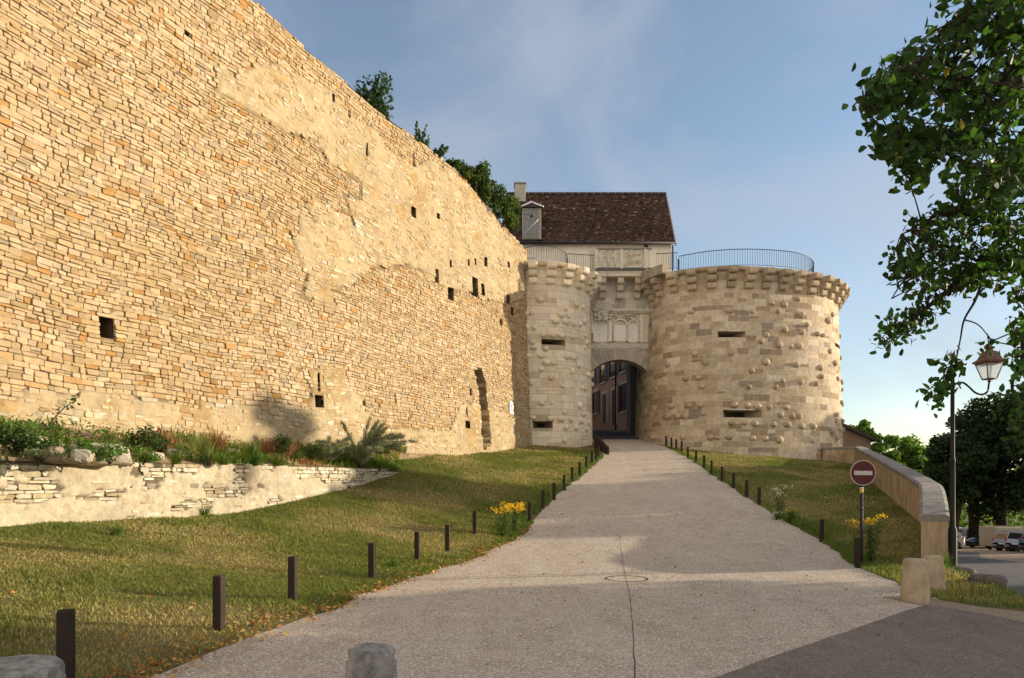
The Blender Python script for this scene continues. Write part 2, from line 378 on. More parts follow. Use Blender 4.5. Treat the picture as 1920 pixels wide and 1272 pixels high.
def gz(x, y):
    """height of the ground"""
    x, y = np.broadcast_arrays(np.asarray(x, float), np.asarray(y, float))
    l, rl, rr, wx = LXt(y), RL(y), RR(y), WX(y); zl, zr, zw, zo = ZL(y), R_(y), ZW(y), ZO(y)
    f = np.clip((x-l)/np.maximum(rl-l, .1), 0, 1)
    z = np.where(x < rl, zl+(zr-zl)*(f*.75+.25*f*f*(3-2*f)), zr)
    g = np.clip((x-rr)/np.maximum(wx-rr, .1), 0, 1); z = np.where(x > rr, zr+(zw-zr)*g, z)
    q = np.clip((x-wx-.05)/.32, 0, 1); z = np.where(x > wx+.05, zw+(zo-zw)*q, z)
    z = np.where(x > wx+60, z-(x-wx-60)*.03, z)
    onp = (x > rl-.1) & (x < rr+.1) | (x > wx-.2)
    z = z + np.where(onp, 0, 1)*(fbm(x*.9, y*.9, 4, 3)-.47)*.13*np.clip(np.minimum(np.abs(x-rl), np.abs(x-rr))*1.2, 0, 1)
    return z
def g1(x, y): return float(gz(x, y))

ys = np.concatenate([np.linspace(-40, -4, 10), np.arange(-3, 4, 1.0), np.arange(4, 62, .4), np.linspace(64, 100, 10), np.linspace(120, 400, 8)])
rows = []
for y in ys:
    l, rl, rr, wx = float(LXt(y)), float(RL(y)), float(RR(y)), float(WX(y))
    bp = [-400, -60, min(l, float(XW(y)))-6, l-.01, rl, rr, wx+.05, wx+.37, wx+22, wx+60, 400]
    ns = [4, 4, 5, 26, 14, 26, 3, 22, 8, 6]
    xs = np.concatenate([np.linspace(bp[i], bp[i+1], ns[i], endpoint=False) for i in range(10)] + [[400]])
    rows.append(np.stack([xs, np.full_like(xs, y), gz(xs, y)], -1))
GP = np.stack(rows)
gm = np.ones((GP.shape[0]-1, GP.shape[1]-1), bool)
tag(grid_obj("ground", GP, M['ground']), kind="structure")
# path: the same columns as the sheet below, 6 mm above it, with a ragged edge
i0, i1 = 4+4+5+26, 4+4+5+26+14
sel = (ys > -6) & (ys < 43.5)
PP = GP[sel][:, i0:i1+1].copy(); PP[:, :, 2] += .006
PP[:, 0, 0] += (fbm(PP[:, 0, 1]*2.2, PP[:, 0, 1]*0, 3, 1)-.45)*.5; PP[:, -1, 0] += (fbm(PP[:, 0, 1]*2.0, PP[:, 0, 1]*0+5, 3, 2)-.45)*.45
tag(grid_obj("gravel_path", PP, M['gravel']), kind="structure")
sel = (ys > 42.6) & (ys < 90)
SP = GP[sel][:, i0:i1+1].copy(); SP[:, :, 2] += .012
tag(grid_obj("street", SP, M['bluegrey']), kind="structure")

def sheet(name, rows_, mat, dz, nx=10):
    """rows_: list of (y, x0, x1): a sheet laid on the ground"""
    P = []
    for (y, a, b) in rows_:
        xs = np.linspace(a, b, nx); P.append(np.stack([xs, np.full_like(xs, y), gz(xs, y)+dz], -1))
    return tag(grid_obj(name, np.stack(P), mat), kind="structure")
# smooth asphalt of the street the path leaves from (near right), its straight joint with the gravel
ay = np.linspace(-6, 9.12, 150)
aL = np.interp(ay, [-6, 5.78, 7.4, 9.15], [-11.6, 1.72, 3.55, 5.56])+(fbm(ay*2.7, ay*0, 3, 5)-.45)*.10; aR = np.interp(ay, [-6, 5.5, 7.0, 8.0, 9.15], [26, 16, 8.6, 6.05, 5.62])
sheet("asphalt_road", list(zip(ay, aL, aR)), M['asphalt'], .013, 14)
by = np.linspace(-6, 9.75, 44)
bL = np.interp(by, [-6, 5.5, 7.0, 8.0, 9.15, 9.75], [25.9, 15.9, 8.5, 5.95, 5.4, 5.3]); bR = np.interp(by, [-6, 6.2, 7.6, 8.4, 9.2, 9.75], [29, 19, 9.2, 6.7, 6.05, 5.9])
sheet("dusty_verge", list(zip(by, bL, bR)), M['dust'], .009, 10)
# street running down to the car park
dy = np.linspace(2, 52, 90)
dL = np.interp(dy, [2, 8.5, 9.8, 10.8, 12.2, 13.5, 20, 40, 52], [20, 8.6, 7.55, 7.9, 8.65, 9.1, 12.6, 20.5, 23]); dR = np.interp(dy, [2, 9, 17.3, 30, 48, 52], [24, 12.5, 13.4, 20.6, 32.9, 34])
sheet("side_street", list(zip(dy, dL, dR)), M['bluegrey'], .010, 14)
ey = np.linspace(4, 66, 80)
sheet("car_park", list(zip(ey, np.interp(ey, [4, 9, 17.3, 30, 48, 66], [19, 12.3, 13.3, 20.4, 32.7, 40]), np.interp(ey, [4, 17, 48, 66], [26, 26, 48, 66]))), M['dust'], .005, 12)

# joint line and round cover in the path
def ribbon(name, pts, wd, mat, dz):
    P = []
    for (x, y) in pts:
        j = random.uniform(.6, 1.4)*wd/2; P.append([[x-j, y, g1(x, y)+dz], [x+j, y, g1(x, y)+dz]])
    return grid_obj(name, np.array(P), mat)
cr = [(-.0, 0)]
ck = []
for k in range(60):
    y = 3.0+k*.25
    px = np.interp(y, [5.8, 8, 9.3, 11, 13.4, 17.5], [1191, 1185, 1183, 1176, 1168, 1162])
    ck.append(((px-CX)/F*y+random.uniform(-.006, .006), y))
tag(ribbon("path_crack", ck, .007, M['gap'], .0105), kind="structure")
mb = MB(); c = at(1174, 1085, 11.6); cx, cy = c.x, 11.55
for k in range(48):
    a0, a1 = 2*PI*k/48, 2*PI*(k+1)/48
    mb.quad(*[(cx+r*math.cos(a), cy+r*math.sin(a), .0115) for r, a in ((.335, a0), (.362, a0), (.362, a1), (.335, a1))])
o = mb.build("cover_ring", M['gap'])
tag(o, "thin dark round outline of a buried cover set in the gravel path", "manhole cover")

# ------------------------------------------------------------------ masonry
def runs(okv, s):
    out = []; st = None
    for i, v in enumerate(okv):
        if v and st is None: st = s[i]
        if not v and st is not None: out.append((st, s[i])); st = None
    if st is not None: out.append((st, s[-1]))
    return out
def masonry(fmap, s0, s1, z0, z1, ch, ln, gap, pal, ok=None, mod=None, back=-.05, bev=.014, cut=.04, jit=.008, tilt=.008, dep=.012, seed=1, ds=.04, minl=.07, nsub=1):
    """courses of single stones laid on the surface fmap(s,z,depth): returns verts, loops, sizes, colours"""
    rg = random.Random(seed); S = []
    ss = np.arange(s0, s1+ds, ds); z = z0
    while z < z1:
        h = rg.uniform(*ch)
        iv = [(s0, s1)] if ok is None else runs(ok(ss, z+gap*.5, z+h-gap*.5), ss)
        for a, b in iv:
            x = a - (rg.uniform(0, ln[1]*.6) if a == s0 else 0); x = max(x, a)
            while x < b-minl:
                L = rg.uniform(*ln)*(1.5 if rg.random() < .08 else 1)
                if b-(x+L) < minl*1.6: L = b-x
                if h > ch[1]*.8 and rg.random() < .12:
                    q = h*rg.uniform(.4, .6); S.append((x, x+L, z, z+q)); S.append((x, x+L, z+q, z+h))
                else: S.append((x, x+L, z, z+h))
                x += L
        z += h
    S = np.array(S); n = len(S); rn = np.random.default_rng(seed)
    sc, zc = (S[:, 0]+S[:, 1])/2, (S[:, 2]+S[:, 3])/2
    d = rn.normal(0, dep, n); keep = np.ones(n, bool); col = pal(rn, sc, zc)
    if mod is not None: keep, d, col = mod(rn, sc, zc, d, col)
    S, sc, zc, d, col = S[keep], sc[keep], zc[keep], d[keep], col[keep]; n = len(S)
    g = gap*.5*rn.uniform(.5, 1.5, n)
    a, b, c, e = S[:, 0]+g, S[:, 1]-g, S[:, 2]+g, S[:, 3]-g
    k = np.minimum(cut*rn.uniform(.4, 1.3, n), np.minimum(b-a, e-c)*.32)
    fr = np.linspace(0, 1, nsub+1)[None]; xb = (a+k)[:, None]+(b-a-2*k)[:, None]*fr; oz = np.ones_like(xb)
    X = np.concatenate([xb, np.stack([b, b], 1), xb[:, ::-1], np.stack([a, a], 1)], 1); Z = np.concatenate([c[:, None]*oz, np.stack([c+k, e-k], 1), e[:, None]*oz, np.stack([e-k, c+k], 1)], 1); m = X.shape[1]
    jj = np.minimum(jit, (e-c)*.1)[:, None]
    X = X+rn.normal(0, 1, X.shape)*jj; Z = Z+rn.normal(0, 1, Z.shape)*jj
    ta, tb = rn.normal(0, tilt, n)[:, None], rn.normal(0, tilt, n)[:, None]
    hw, hh = ((b-a)/2)[:, None], ((e-c)/2)[:, None]
    u, v = (X-sc[:, None])/hw, (Z-zc[:, None])/hh
    fx = np.maximum(0, 1-bev*1.3/np.maximum(hw, .03)); fz = np.maximum(0, 1-bev*1.3/np.maximum(hh, .03))
    Xi, Zi = sc[:, None]+u*hw*fx, zc[:, None]+v*hh*fz
    dA = np.full_like(X, back); dB = np.broadcast_to(d[:, None]-bev, X.shape); dC = d[:, None]+ta*u+tb*v
    ring = [fmap(X.ravel(), Z.ravel(), dA.ravel()), fmap(X.ravel(), Z.ravel(), np.maximum(dB, dA+.002).ravel()), fmap(Xi.ravel(), Zi.ravel(), dC.ravel())]
    V = np.stack([r.reshape(n, m, 3) for r in ring], 1).reshape(-1, 3)
    base = (np.arange(n)*3*m)[:, None, None]; i = np.arange(m); j = (i+1) % m
    q = np.concatenate([np.stack([r*m+i, r*m+j, r*m+m+j, r*m+m+i], -1) for r in (0, 1)])
    bot = np.arange(nsub+1); top = nsub+3+np.arange(nsub+1)[::-1]; R1, R2, L1, L2 = nsub+1, nsub+2, 2*nsub+4, 2*nsub+5
    fq = [[L2, bot[0], top[0], L1]]+[[bot[t], bot[t+1], top[t+1], top[t]] for t in range(nsub)]+[[bot[-1], R1, R2, top[-1]]]
    q = np.concatenate([q, 2*m+np.array(fq)])
    loops = (base+q[None]).reshape(-1); sizes = np.full(n*len(q), 4)
    C = np.repeat(col, 3*m, 0)
    return V, loops, sizes, C
def join(parts):
    global JOIN_SM
    V, L, Sz, C, SM = [], [], [], [], []; b = 0
    for p in parts:
        v, l, s, c = p[:4]; v = np.asarray(v, float).reshape(-1, 3); V.append(v); L.append(np.asarray(l)+b); Sz.append(s); C.append(np.broadcast_to(np.asarray(c, float), (len(v), 3))); b += len(v)
        SM.append(np.broadcast_to(np.asarray(p[4] if len(p) > 4 else False, bool), (len(s),)))
    JOIN_SM = np.concatenate(SM)
    return np.concatenate(V), np.concatenate(L), np.concatenate(Sz), np.concatenate(C)
def mb_parts(mb): return (np.array(mb.v), np.array([i for f in mb.f for i in f]), np.array([len(f) for f in mb.f]), np.array(mb.c), np.array(mb.sm, bool))
def grid_parts(P, col, mask=None):
    n, m = P.shape[:2]; idx = np.arange(n*m).reshape(n, m)
    q = np.stack([idx[:-1, :-1], idx[1:, :-1], idx[1:, 1:], idx[:-1, 1:]], -1)
    q = (q[mask] if mask is not None else q).reshape(-1, 4)
    return (P.reshape(-1, 3), q.ravel(), np.full(len(q), 4), col, True)
def palette(cols, wts, var=.12):
    cols = np.array(cols); wts = np.array(wts)/sum(wts)
    def f(rn, s, z):
        c = cols[rn.choice(len(cols), len(s), p=wts)]
        return c*(1+rn.normal(0, var, (len(s), 1)))*(1+rn.normal(0, .014, (len(s), 3)))
    return f

# ---- the great rampart
WD, WN = np.array([.4472, .8944]), np.array([.8944, -.4472])
def wb(z): return .42*np.clip((15.7-z)/12.5, 0, 1.3)**1.5
def wall_f(s, z, d):
    o = wb(z)+d+.05*np.sin(s*.45+z*.3)*0+(fbm(s*.35, z*.35, 3, 9)-.45)*.16
    return np.stack([-17.92+WD[0]*s+WN[0]*o, WD[1]*s+WN[1]*o, z+.05*np.sin(s*.5+z*.2)+.03*np.sin(s*1.7)], -1)
def wall_sz(px, py):
    kx, ky = (px-CX)/F, (HY-py)/F; b = .2
    for _ in range(4):
        s = (17.92-.8944*b-.4472*kx*b)/(.4472-.8944*kx); Y = .8944*s-.4472*b; z = EYE+ky*Y; b = float(wb(z))
    return s, z
def wpoly(P): return [wall_sz(*p) for p in P]
PATCH = wpoly([(407,119),(440,150),(480,128),(525,123),(565,146),(625,172),(658,218),(710,245),(733,288),(776,314),(806,298),(889,357),(928,407),(978,473),(985,540),(978,561),(937,569),(910,565),(880,550),(840,542),(825,530),(812,515),(762,497),(725,502),(700,495),(662,535),(617,545),(632,582),(612,570),(565,560),(575,515),(560,485),(547,440),(562,437),(560,407),(590,417),(572,372),(612,385),(664,423),(644,364),(677,370),(677,341),(614,304),(591,261),(532,251),(470,215),(407,172)])
BASE = wpoly([(-400,735),(0,752),(37,755),(42,732),(110,740),(165,730),(222,740),(375,762),(375,745),(480,761),(580,770),(583,696),(615,688),(648,694),(648,732),(683,748),(686,775),(721,807),(843,805),(862,759),(892,756),(919,770),(992,794)]) + [(46, 0), (0, 0)]
EDGES = [wpoly(q) for q in ([(407,172),(470,215),(532,251),(591,261),(614,304),(677,341),(677,370),(644,364),(655,395),(664,423)], [(572,372),(590,417)], [(560,407),(562,437),(547,440),(560,485),(575,515),(565,560),(612,570),(632,582)], [(617,545),(662,560)], [(700,495),(725,502),(762,497),(812,515),(840,542),(880,550),(910,565),(937,569)], [(400,119),(407,172)], [(776,288),(777,314)], [(583,696),(583,770)], [(683,748),(686,775)], [(375,745),(375,762)], [(42,732),(38,756)])]
def edge_dist(s, z):
    s = np.asarray(s, float); z = np.asarray(z, float); d = np.full(np.broadcast(s, z).shape, 9.0)
    for E in EDGES:
        for (a, b), (c, e) in zip(E[:-1], E[1:]):
            t = np.clip(((s-a)*(c-a)+(z-b)*(e-b))/max(1e-6, (c-a)**2+(e-b)**2), 0, 1); d = np.minimum(d, np.hypot(s-a-t*(c-a), z-b-t*(e-b)))
    return d+np.where(fbm(s*1.1, z*1.1, 2, 77) < .40, .5, 0)
GASH = wpoly([(890,692),(903,690),(910,720),(914,760),(920,835),(905,845),(902,800),(899,740)])
GRAFT = wpoly([(808,518),(830,526),(860,545),(868,580),(850,570)])
TOPW = tab((0, 16.2), (22.7, 15.95), (29.8, 15.68), (35.1, 15.65), (36.3, 15.3), (38.9, 14.85), (41.4, 14.4), (46, 14.3))
HOLES = []
for r in [(186,590,217,630),(595,700,601,735),(590,742,607,765),(872,763,876,782),(870,789,880,803),(770,388,779,407),(818,400,824,411),(815,503,822,528),(840,541,852,564),(884,522,895,556),(900,534,907,556),(876,488,880,500),(888,486,892,498),(906,484,912,502),(842,490,846,503),(949,490,954,501),(948,553,955,568),(686,265,690,290),(347,58,358,67),(774,288,777,312),(741,740,744,757),(882,727,886,742),(958,575,964,590),(936,600,941,612),(683,748,686,763),(622,176,627,192),(652,205,657,220)]:
    (a, zt), (b, _) = wall_sz(r[0], r[1]), wall_sz(r[2], r[3]); zb = wall_sz((r[0]+r[2])/2, r[3])[1]; zt = wall_sz((r[0]+r[2])/2, r[1])[1]
    HOLES.append((a, b, zb, zt))
def w_ok(s, za, zb):
    o = (TOPW(s)+(fbm(s*2.2, s*0, 2, 4)-.4)*.22 >= zb); zm = (za+zb)/2
    for a, b, c, e in HOLES:
        if za < e and zb > c and not (zb-c < .03 or e-za < .03): o = o & ~((s > a) & (s < b))
    o = o & ~inpoly(s, np.full_like(s, zm), GASH) & (edge_dist(s, np.full_like(s, zm)) > .055)
    return o
w_pal0 = palette([(.47, .375, .245), (.435, .335, .20), (.50, .415, .285), (.40, .295, .165), (.41, .245, .095), (.42, .285, .145), (.36, .30, .21), (.33, .20, .085)], [40, 28, 17, 7, 3.5, 4, 3, 1.5], .075)
def w_pal(rn, s, z):
    c = w_pal0(rn, s, z); t = fbm(s*.22, z*.5, 3, 21)[:, None]
    return np.array([.92, .87, .82])*c*(1+(t-.45)*np.array([.25, .3, .5]))
def w_mod(rn, s, z, d, col):
    inp = inpoly(s, z, PATCH) | inpoly(s, z, BASE); keep = np.ones(len(s), bool)
    edge = fbm(s*1.3, z*1.3, 3, 14)
    r = rn.random(len(s)); hid = inp & (r < .38+.9*(edge-.45))
    keep &= ~hid
    d = np.where(inp, .049+rn.normal(0, .007, len(s)), d)
    pc = palette([(.44, .355, .225), (.40, .305, .175), (.51, .45, .34), (.35, .24, .115), (.38, .33, .235)], [40, 28, 9, 7, 12], .07)(rn, s, z)
    return keep, d, np.where(inp[:, None], pc, col)
parts = [masonry(wall_f, 4.5, 41.9, 1.6, 16.3, (.075, .15), (.13, .36), .011, w_pal, w_ok, w_mod, back=-.06, bev=.007, cut=.022, jit=.007, tilt=.006, dep=.009, seed=5)]
sl = np.unique(np.concatenate([np.arange(4.5, 41.9, .10), [41.9]]+[[h[0], h[1]] for h in HOLES])); zl = np.unique(np.concatenate([np.arange(1.4, 16.3, .10)]+[[h[2], h[3]] for h in HOLES]))
Sg, Zg = np.meshgrid(sl, zl, indexing='ij')
inp = (inpoly(Sg, Zg, PATCH) | inpoly(Sg, Zg, BASE)) & (edge_dist(Sg, Zg) > .075)
dg = np.where(inp, .042+(fbm(Sg*3, Zg*3, 4, 6)-.45)*.05, -.030); gsh = inpoly(Sg, Zg, GASH); dg = np.where(gsh, -.42-.3*fbm(Sg*3, Zg*3, 3, 5), dg)
cg = np.where(inp[..., None], np.array([.39, .305, .185])*(1+(fbm(Sg*2.2, Zg*2.2, 4, 8)-.45)*.6)[..., None], np.array([.22, .16, .095]))
cg = np.where((inp & (fbm(Sg*.9, Zg*.9, 3, 31) > .55))[..., None], cg*np.array([.92, .82, .66]), cg)
cg = np.where(gsh[..., None], np.array([.16, .115, .075])*(.6+fbm(Sg*6, Zg*6, 2, 2)[..., None]), cg)
P = wall_f(Sg.ravel(), Zg.ravel(), dg.ravel()).reshape(*Sg.shape, 3)
cm, zm = (Sg[:-1, :-1]+Sg[1:, 1:])/2, (Zg[:-1, :-1]+Zg[1:, 1:])/2
mk = zm < TOPW(cm)-.05
for a, b, c, e in HOLES: mk &= ~((cm > a) & (cm < b) & (zm > c) & (zm < e))
parts.append(grid_parts(P, cg.reshape(-1, 3), mk))
pk = MB()
for a, b, c, e in HOLES:
    q = lambda s, z, d: tuple(wall_f(np.array([s]), np.array([z]), np.array([d]))[0])
    cc = (.13, .095, .06); dd = -.55
    pk.quad(q(a, c, -.06), q(a, e, -.06), q(a, e, dd), q(a, c, dd), col=cc); pk.quad(q(b, c, -.06), q(b, c, dd), q(b, e, dd), q(b, e, -.06), col=cc)
    pk.quad(q(a, e, -.06), q(b, e, -.06), q(b, e, dd), q(a, e, dd), col=cc); pk.quad(q(a, c, -.06), q(a, c, dd), q(b, c, dd), q(b, c, -.06), col=cc)
    pk.quad(q(a, c, dd), q(a, e, dd), q(b, e, dd), q(b, c, dd), col=cc)
# solid top and back of the wall
st = np.arange(4.5, 42.0, .5); tt = TOPW(st)
b0 = wall_f(st, tt-.02, np.full_like(st, -.06)); b1 = wall_f(st, tt-.02, np.full_like(st, -2.2)); b2 = b1.copy(); b2[:, 2] = 1.0
for k in range(len(st)-1):
    pk.quad(b0[k], b0[k+1], b1[k+1], b1[k], col=(.35, .28, .18)); pk.quad(b1[k], b1[k+1], b2[k+1], b2[k], col=(.4, .33, .22))
e0 = [wall_f(np.array([41.9]), np.array([z]), np.array([-.04]))[0] for z in (1.0, 5, 9, 14.38)]; e1 = [wall_f(np.array([41.9]), np.array([z]), np.array([-2.2]))[0] for z in (1.0, 5, 9, 14.38)]
for k in range(3): pk.quad(e0[k], e1[k], e1[k+1], e0[k+1], col=(.45, .38, .27))
parts.append(mb_parts(pk))
V, L, Sz, C = join(parts)
rw = mesh_obj("rampart_wall", V, L, Sz, M['wall'], None, C)
tag(rw, "huge golden rubble-stone rampart wall rising on the left, with patched render and small holes", "wall")

# small white plaque with a blue figure 1, low on the far end of the rampart
s_, z_ = wall_sz(958, 766)
T3 = lambda s, z, d: tuple(wall_f(np.array([s]), np.array([z]), np.array([d]))[0])
def wall_plate(mb, s0, s1, z0, z1, d0, d1, col=None):
    f = [T3(s0, z0, d1), T3(s1, z0, d1), T3(s1, z1, d1), T3(s0, z1, d1)]; b = [T3(s0, z0, d0), T3(s1, z0, d0), T3(s1, z1, d0), T3(s0, z1, d0)]
    mb.add(f+b, [(0,1,2,3), (4,7,6,5), (0,4,5,1), (1,5,6,2), (2,6,7,3), (3,7,4,0)], col)
root = thing("number_plaque", T3(s_, z_, 0), "small white plaque with a blue figure on the rampart beside the left tower", "plaque")
mb = MB(); wall_plate(mb, s_-.22, s_+.22, z_-.32, z_+.3, .0, .05); mb.build("panel", M['whitepaint'], root)
mb = MB(); wall_plate(mb, s_-.09, s_-.01, z_-.22, z_+.2, .045, .056); wall_plate(mb, s_-.16, s_-.09, z_+.06, z_+.14, .045, .055)
M['blue'] = m_flat("blue_enamel", (.03, .05, .30), .4); mb.build("figure", M['blue'], root)

# ---- low retaining wall of the terrace
TL = lambda y: np.interp(y, [-10, 11.5, 20, 22.2, 23.4, 24.2], [-17.6, -8.6, -5.05, -4.15, -3.8, -3.85])
def rt_f(y, z, d):
    return np.stack([TL(y)+.92*d+(fbm(y*.8, z*.9, 3, 17)-.45)*.12, y-.38*d, z], -1)
RTOP = lambda y: np.interp(y, [0, 11.5, 17, 20, 22, 23.2, 24.2], [2.0, 2.0, 2.07, 2.08, 2.04, 1.97, 1.9])
rt_pal = palette([(.50, .45, .34), (.44, .37, .25), (.58, .53, .43), (.37, .29, .18), (.27, .235, .17)], [40, 25, 22, 9, 6], .10)
def bare(y, z): return (fbm(y*1.5, z*2.6, 4, 12)+np.clip((y-18.5)*.05, 0, .2)+np.clip((z-1.6)*.35, 0, .15)+np.clip((13.0-y)*.05, 0, .12)) > .585
def rt_mod(rn, s, z, d, col):
    bz = bare(s, z); keep = bz | (rn.random(len(s)) < .10)
    d = np.where(bz, d-.008+np.where(rn.random(len(s)) < .10, -.03, 0), .002)
    st_ = np.exp(-((s-16.6)/.45)**2)*np.clip((z-1.0)*1.2, 0, 1)     # dark run-off streak
    return keep, d, col*(1-.72*st_[:, None])
rt_ok = lambda s, a, b: (RTOP(s)+(fbm(s*3, s*0, 2, 7)-.4)*.12 > b)
pr = [masonry(rt_f, 3, 24.0, .1, 2.3, (.05, .12), (.10, .38), .013, rt_pal, rt_ok, rt_mod, back=-.06, bev=.006, cut=.03, jit=.012, tilt=.006, dep=.006, seed=9)]
yy = np.arange(3, 24.25, .045); zz = np.linspace(0, 1, 56)
Yg, Tg = np.meshgrid(yy, zz, indexing='ij'); Zg2 = -.2+(RTOP(Yg)+.2)*Tg
bg_ = bare(Yg+(fbm(Yg*6, Zg2*6, 2, 8)-.45)*.3, Zg2+(fbm(Yg*6, Zg2*6, 2, 9)-.45)*.12)
dgr = np.where(bg_, -.05, -.004+(fbm(Yg*4, Zg2*5, 4, 5)-.45)*.012)
cgr = np.where(bg_[..., None], np.array([.15, .12, .085]), np.array([.45, .385, .275])*(1+(fbm(Yg*2, Zg2*3, 4, 2)-.45)*.5)[..., None])
st_ = np.exp(-((Yg-16.6)/.42)**2)*np.clip((Zg2-1.0)*1.2, 0, 1); cgr = cgr*(1-.75*st_)[..., None]
pr.append(grid_parts(rt_f(Yg.ravel(), Zg2.ravel(), dgr.ravel()).reshape(*Yg.shape, 3), cgr.reshape(-1, 3)))
tb = MB()
for k in range(len(yy)-1):
    p, q = rt_f(yy[k:k+2], RTOP(yy[k:k+2])-.01, np.array([-.02, -.02])), rt_f(yy[k:k+2], RTOP(yy[k:k+2])-.01, np.array([-.6, -.6]))
    tb.quad(p[0], p[1], q[1], q[0], col=(.34, .27, .18))
pr.append(mb_parts(tb))
V, L, Sz, C = join(pr)
tag(mesh_obj("retaining_wall", V, L, Sz, M['rubble'], None, C), "low whitish crumbling rubble retaining wall along the left lawn", "wall")

# terrace of earth between the two walls
tr = []
for y in np.arange(2, 28.01, .2):
    a = float(TL(min(y, 24.2)))-.05 if y < 24 else float(np.interp(y, [24, 28], [-3.95, -4.6])); b = float(XW(y))+.7
    a = max(a, b+.3); row = []
    zb_ = np.interp(y, [2, 14.3, 20, 23, 27, 30], [3.0, 2.85, 2.68, 2.66, 2.72, 2.8])
    for f in np.linspace(0, 1, 22):
        x = a+(b-a)*f; e = float(RTOP(min(y, 24)))+.0 if y < 24 else g1(x, y)-.02
        z = e+(zb_-e)*f**1.2+(float(fbm(x*1.7, y*1.7, 4, 2))-.45)*.45*math.sin(PI*min(1, f*1.1))**.7
        if y > 24: z = min(z, e+(zb_-e)*f) if y > 26.5 else z
        row.append((x, y, z))
    tr.append(row)
TP = np.array(tr)
tag(grid_obj("terrace_soil", TP, M['soil']), kind="structure")
def tz(x, y):
    i = int(np.clip(round((y-2)/.2), 0, len(TP)-1)); r = TP[i]; return float(np.interp(x, r[::-1, 0], r[::-1, 2]))

# ------------------------------------------------------------------ towers
class Plan:
    """plan curve of a tower: arc length -> point and outward normal"""
    def __init__(s, pts, z_ref=3.3, batter=.28):
        s.P = np.array(pts); d = np.hypot(*np.diff(s.P, axis=0).T); s.S = np.concatenate([[0], np.cumsum(d)]); s.L = s.S[-1]
        t = np.gradient(s.P, axis=0); t /= np.hypot(t[:, 0], t[:, 1])[:, None]; s.N = np.stack([t[:, 1], -t[:, 0]], -1); s.bt = batter; s.zr = z_ref
    def f(s, a, z, d):
        x, y = np.interp(a, s.S, s.P[:, 0]), np.interp(a, s.S, s.P[:, 1]); nx, ny = np.interp(a, s.S, s.N[:, 0]), np.interp(a, s.S, s.N[:, 1])
        o = d+s.bt*np.clip((12.3-z)/9, 0, 1.1)
        return np.stack([x+nx*o, y+ny*o, z+0*x], -1)
    def at(s, px, py):
        """arc length and height seen at a photo pixel"""
        q = s.P/s.P[:, 1:2]; x = CX+F*q[:, 0]; vis = (s.N*s.P).sum(1) < 0
        e = np.where(vis, np.abs(x-px), 1e6); i = int(np.argmin(e)); return s.S[i], EYE+(HY-py)/F*(s.P[i, 1]-.12)
    def frame(s, a):
        p = s.f(np.array([a]), np.array([12.4]), np.array([0.]))[0]
        n = Vector((float(np.interp(a, s.S, s.N[:, 0])), float(np.interp(a, s.S, s.N[:, 1])), 0)).normalized()
        return Vector(p), n, Vector((-n.y, n.x, 0))
def catmull(pts, n=60):
    out = []; P = [pts[0]]+list(pts)+[pts[-1]]
    for i in range(1, len(P)-2):
        a, b, c, d = [np.array(q, float) for q in P[i-1:i+3]]
        for k in range(n):
            t = k/n; out.append(.5*((2*b)+(-a+c)*t+(2*a-5*b+4*c-d)*t*t+(-a+3*b-3*c+d)*t**3))
    out.append(np.array(P[-2], float)); return out
PR = Plan(catmull([(8.35, 45), (8.32, 42.3), (8.45, 40.6), (9.1, 39.2), (10.4, 38.35), (12.3, 38.0), (15.3, 38.55), (17.6, 39.45), (19.3, 40.9), (20.35, 42.6), (20.9, 45), (20.4, 48), (18.2, 51.2)]))
PL = Plan([(1.5+3.1*math.cos(a), 40.3+3.1*math.sin(a)) for a in np.linspace(math.radians(180), math.radians(400), 500)], batter=.14)

